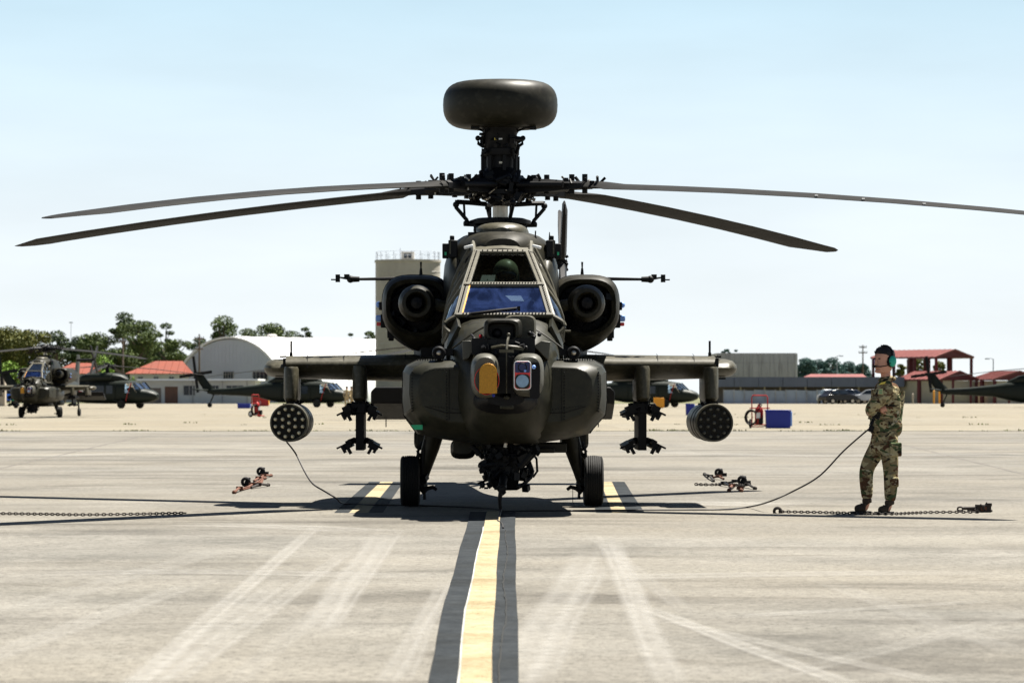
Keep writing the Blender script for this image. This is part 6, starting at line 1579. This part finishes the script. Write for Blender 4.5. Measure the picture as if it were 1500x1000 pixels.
m.ball((0, -.088, .026), (.040, .012, .010)); m.ball((0, -.093, -.078), (.026, .012, .010)); m.ball((0, -.08, -.118), (.028, .022, .02)); m.build('nose', M['skin'], hd, 80)
m = MB()
for x in (-.03, .03): m.ball((x, -.096, .008), (.014, .006, .007), 8, 6)
m.build('eyes', M['hair'], hd)
m = MB(); m.ball((0, -.094, -.069), (.026, .008, .004)); m.build('lips', paint('lips', (.35, .12, .10), .5, .1, 9), hd)
m = MB(); R = []
for z_, fw, bk, w in ((-.06, -.03, .088, .068), (-.02, -.01, .10, .079), (.03, .03, .108, .084), (.06, .096, .108, .084), (.10, .095, .095, .074), (.128, .06, .06, .05), (.138, .01, .02, .01)):
    R.append([(w*sin(2*pi*i/24), (-fw if cos(2*pi*i/24) > 0 else bk)*abs(cos(2*pi*i/24)), z_) for i in range(24)])
m.loft(R); rg = random.Random(5)
for i in range(170):
    a = rg.uniform(0, 2*pi); e_ = rg.uniform(.25, 1.5); r_ = .105
    p = Vector((.080*cos(a)*cos(e_), .10*sin(a)*cos(e_), .045+.095*sin(e_))); 
    q = p + Vector((rg.uniform(-.01, .01), rg.uniform(-.015, .01), rg.uniform(.004, .022))); m.cyl(p, q, .009, .002, 5)
m.build('hair', M['hair'], hd)
hs = MB(); hs.tube([(.088*cos(a), .012, .02+.125*sin(a)) for a in [pi*i/14 for i in range(15)]], .011, 8); hs.tube([(.10, -.02, -.03), (.105, -.07, -.06), (.07, -.115, -.075), (.02, -.13, -.075)], .006, 6); hs.ball((.0, -.128, -.072), (.02, .014, .016))
hs.tube([(.09, .02, -.07), (.08, .05, -.15), (.05, .02, -.28), (.06, -.06, -.45)], .006, 6)
hso = hs.build('headset', M['black'], hd)
M['cup'] = paint('teal_ear_cup', (.03, .38, .27), .4, .1, 9)
MB().ball((.095, .01, -.01), (.030, .040, .056), 16, 10).build('ear_cup', M['cup'], hd)
MB().ball((-.095, .01, -.01), (.030, .040, .056), 16, 10).build('ear_cup', paint('blue_ear_cup', (.03, .08, .35), .4, .1, 9), hd)
m = MB()
for k in (-1, 1): m.torus((.078*k, .01, -.01), .042, .012, 'X', 16, 6, 1.2)
m.build('ear_seal', M['black'], hd)
# hands: left glove on the arm, right hand tucked, each with palm, four fingers and thumb
def hand(base, dirv, up, mat, nm):
    d_ = Vector(dirv).normalized(); s_ = Vector(up).cross(d_).normalized(); u = d_.cross(s_)
    V = [(base, .022), (base+d_*.035, .030), (base+d_*.07, .030)]; E = [(0, 1), (1, 2)]
    for k, (o_, L) in enumerate(((-.028, .055), (-.010, .065), (.010, .062), (.028, .048))):
        i = len(V); b0 = base+d_*.075+s_*o_
        V += [(b0, .010), (b0+d_*L*.5-u*.008, .0095), (b0+d_*L*.85-u*.028, .0085)]; E += [(2, i), (i, i+1), (i+1, i+2)]
    i = len(V); V += [(base+d_*.03-s_*.035, .012), (base+d_*.06-s_*.05-u*.01, .010)]; E += [(1, i), (i, i+1)]
    return skin(nm, V, E, mat, sp, 0, 1)
hand(Q(1279, 606, -.10), (.3, -.95, -.15), (-.9, 0, .3), M['hair'], 'hand')
hand(Q(1288, 601, -.16), (.9, .3, .3), (0, -1, .2), M['skin'], 'hand')
m = MB(); c = Q(1292, 562, -.235); m.prism([(c.x-.035, c.z-.012), (c.x+.025, c.z+.0), (c.x+.04, c.z+.024), (c.x-.008, c.z+.014)], c.y-.012, c.y+.02)
m.build('shoulder_patch', M['yellow'], sp)
m = MB(); c = Q(1290, 573, -.295); m.prism([(c.x-.028, c.z-.028), (c.x+.028, c.z-.035), (c.x+.025, c.z+.030), (c.x-.016, c.z+.028)], c.y-.002, c.y+.04); m.build('flag_patch', paint('pale_patch', (.40, .36, .20), .9, .2, 30), sp)
m = MB()
for k in range(3): m.box((c.x, c.y-.004, c.z-.018+.016*k), (.03, .004, .005))
m.build('patch_stripe', M['green'], sp)
m = MB(); m.box(Q(1276, 628, -.08), (.045, .05, .065), .2, .1, .3); m.cyl(Q(1275, 624, -.08), Q(1281, 612, -.06), .02, n=8); m.build('belt_control_box', M['black'], sp, bevel=.01)
m = MB()
m.box(Q(1312, 658, -.18), (.12, .06, .14), .1); m.box(Q(1310, 706, -.175), (.09, .04, .10)); m.build('cargo_pocket', M['camo'], sp, bevel=.015)
def far_person(px, d, rz, label):
    g_ = G(px, d); t = thing('person', label, 'person', (g_.x, g_.y, 0), rz, 'two people in tan by the left transport helicopter')
    V = [((0, 0, .95), (.13, .10)), ((0, 0, 1.2), (.15, .11)), ((0, 0, 1.42), (.14, .10)), ((0, 0, 1.52), .05), ((0, 0, 1.62), .085), ((0, 0, 1.72), .075),
         ((-.2, 0, 1.42), .06), ((-.27, 0, 1.12), .05), ((-.25, -.12, .9), .04), ((.2, 0, 1.42), .06), ((.27, 0, 1.12), .05), ((.22, -.15, .95), .04),
         ((-.1, 0, .85), .10), ((-.11, 0, .48), .07), ((-.12, .02, .08), .05), ((-.12, -.14, .04), .04), ((.1, 0, .85), .10), ((.12, -.03, .48), .07), ((.13, .0, .08), .05), ((.13, -.15, .04), .04)]
    V = [(Vector(a), b_) for a, b_ in V]
    skin('body', V, [(0, 1), (1, 2), (2, 3), (3, 4), (4, 5), (2, 6), (6, 7), (7, 8), (2, 9), (9, 10), (10, 11), (0, 12), (12, 13), (13, 14), (14, 15), (0, 16), (16, 17), (17, 18), (18, 19)], M['camotan'], t)
    MB().ball((0, 0, 1.70), (.10, .11, .10)).build('cap', M['olive'], t); MB().ball((0, -.03, 1.63), (.075, .08, .09)).build('face', M['skin'], t)
far_person(508, 272, .4, 'left one of two people in tan near the nose of a transport helicopter')
far_person(515.5, 274, -.7, 'right one of two people in tan near the nose of a transport helicopter')
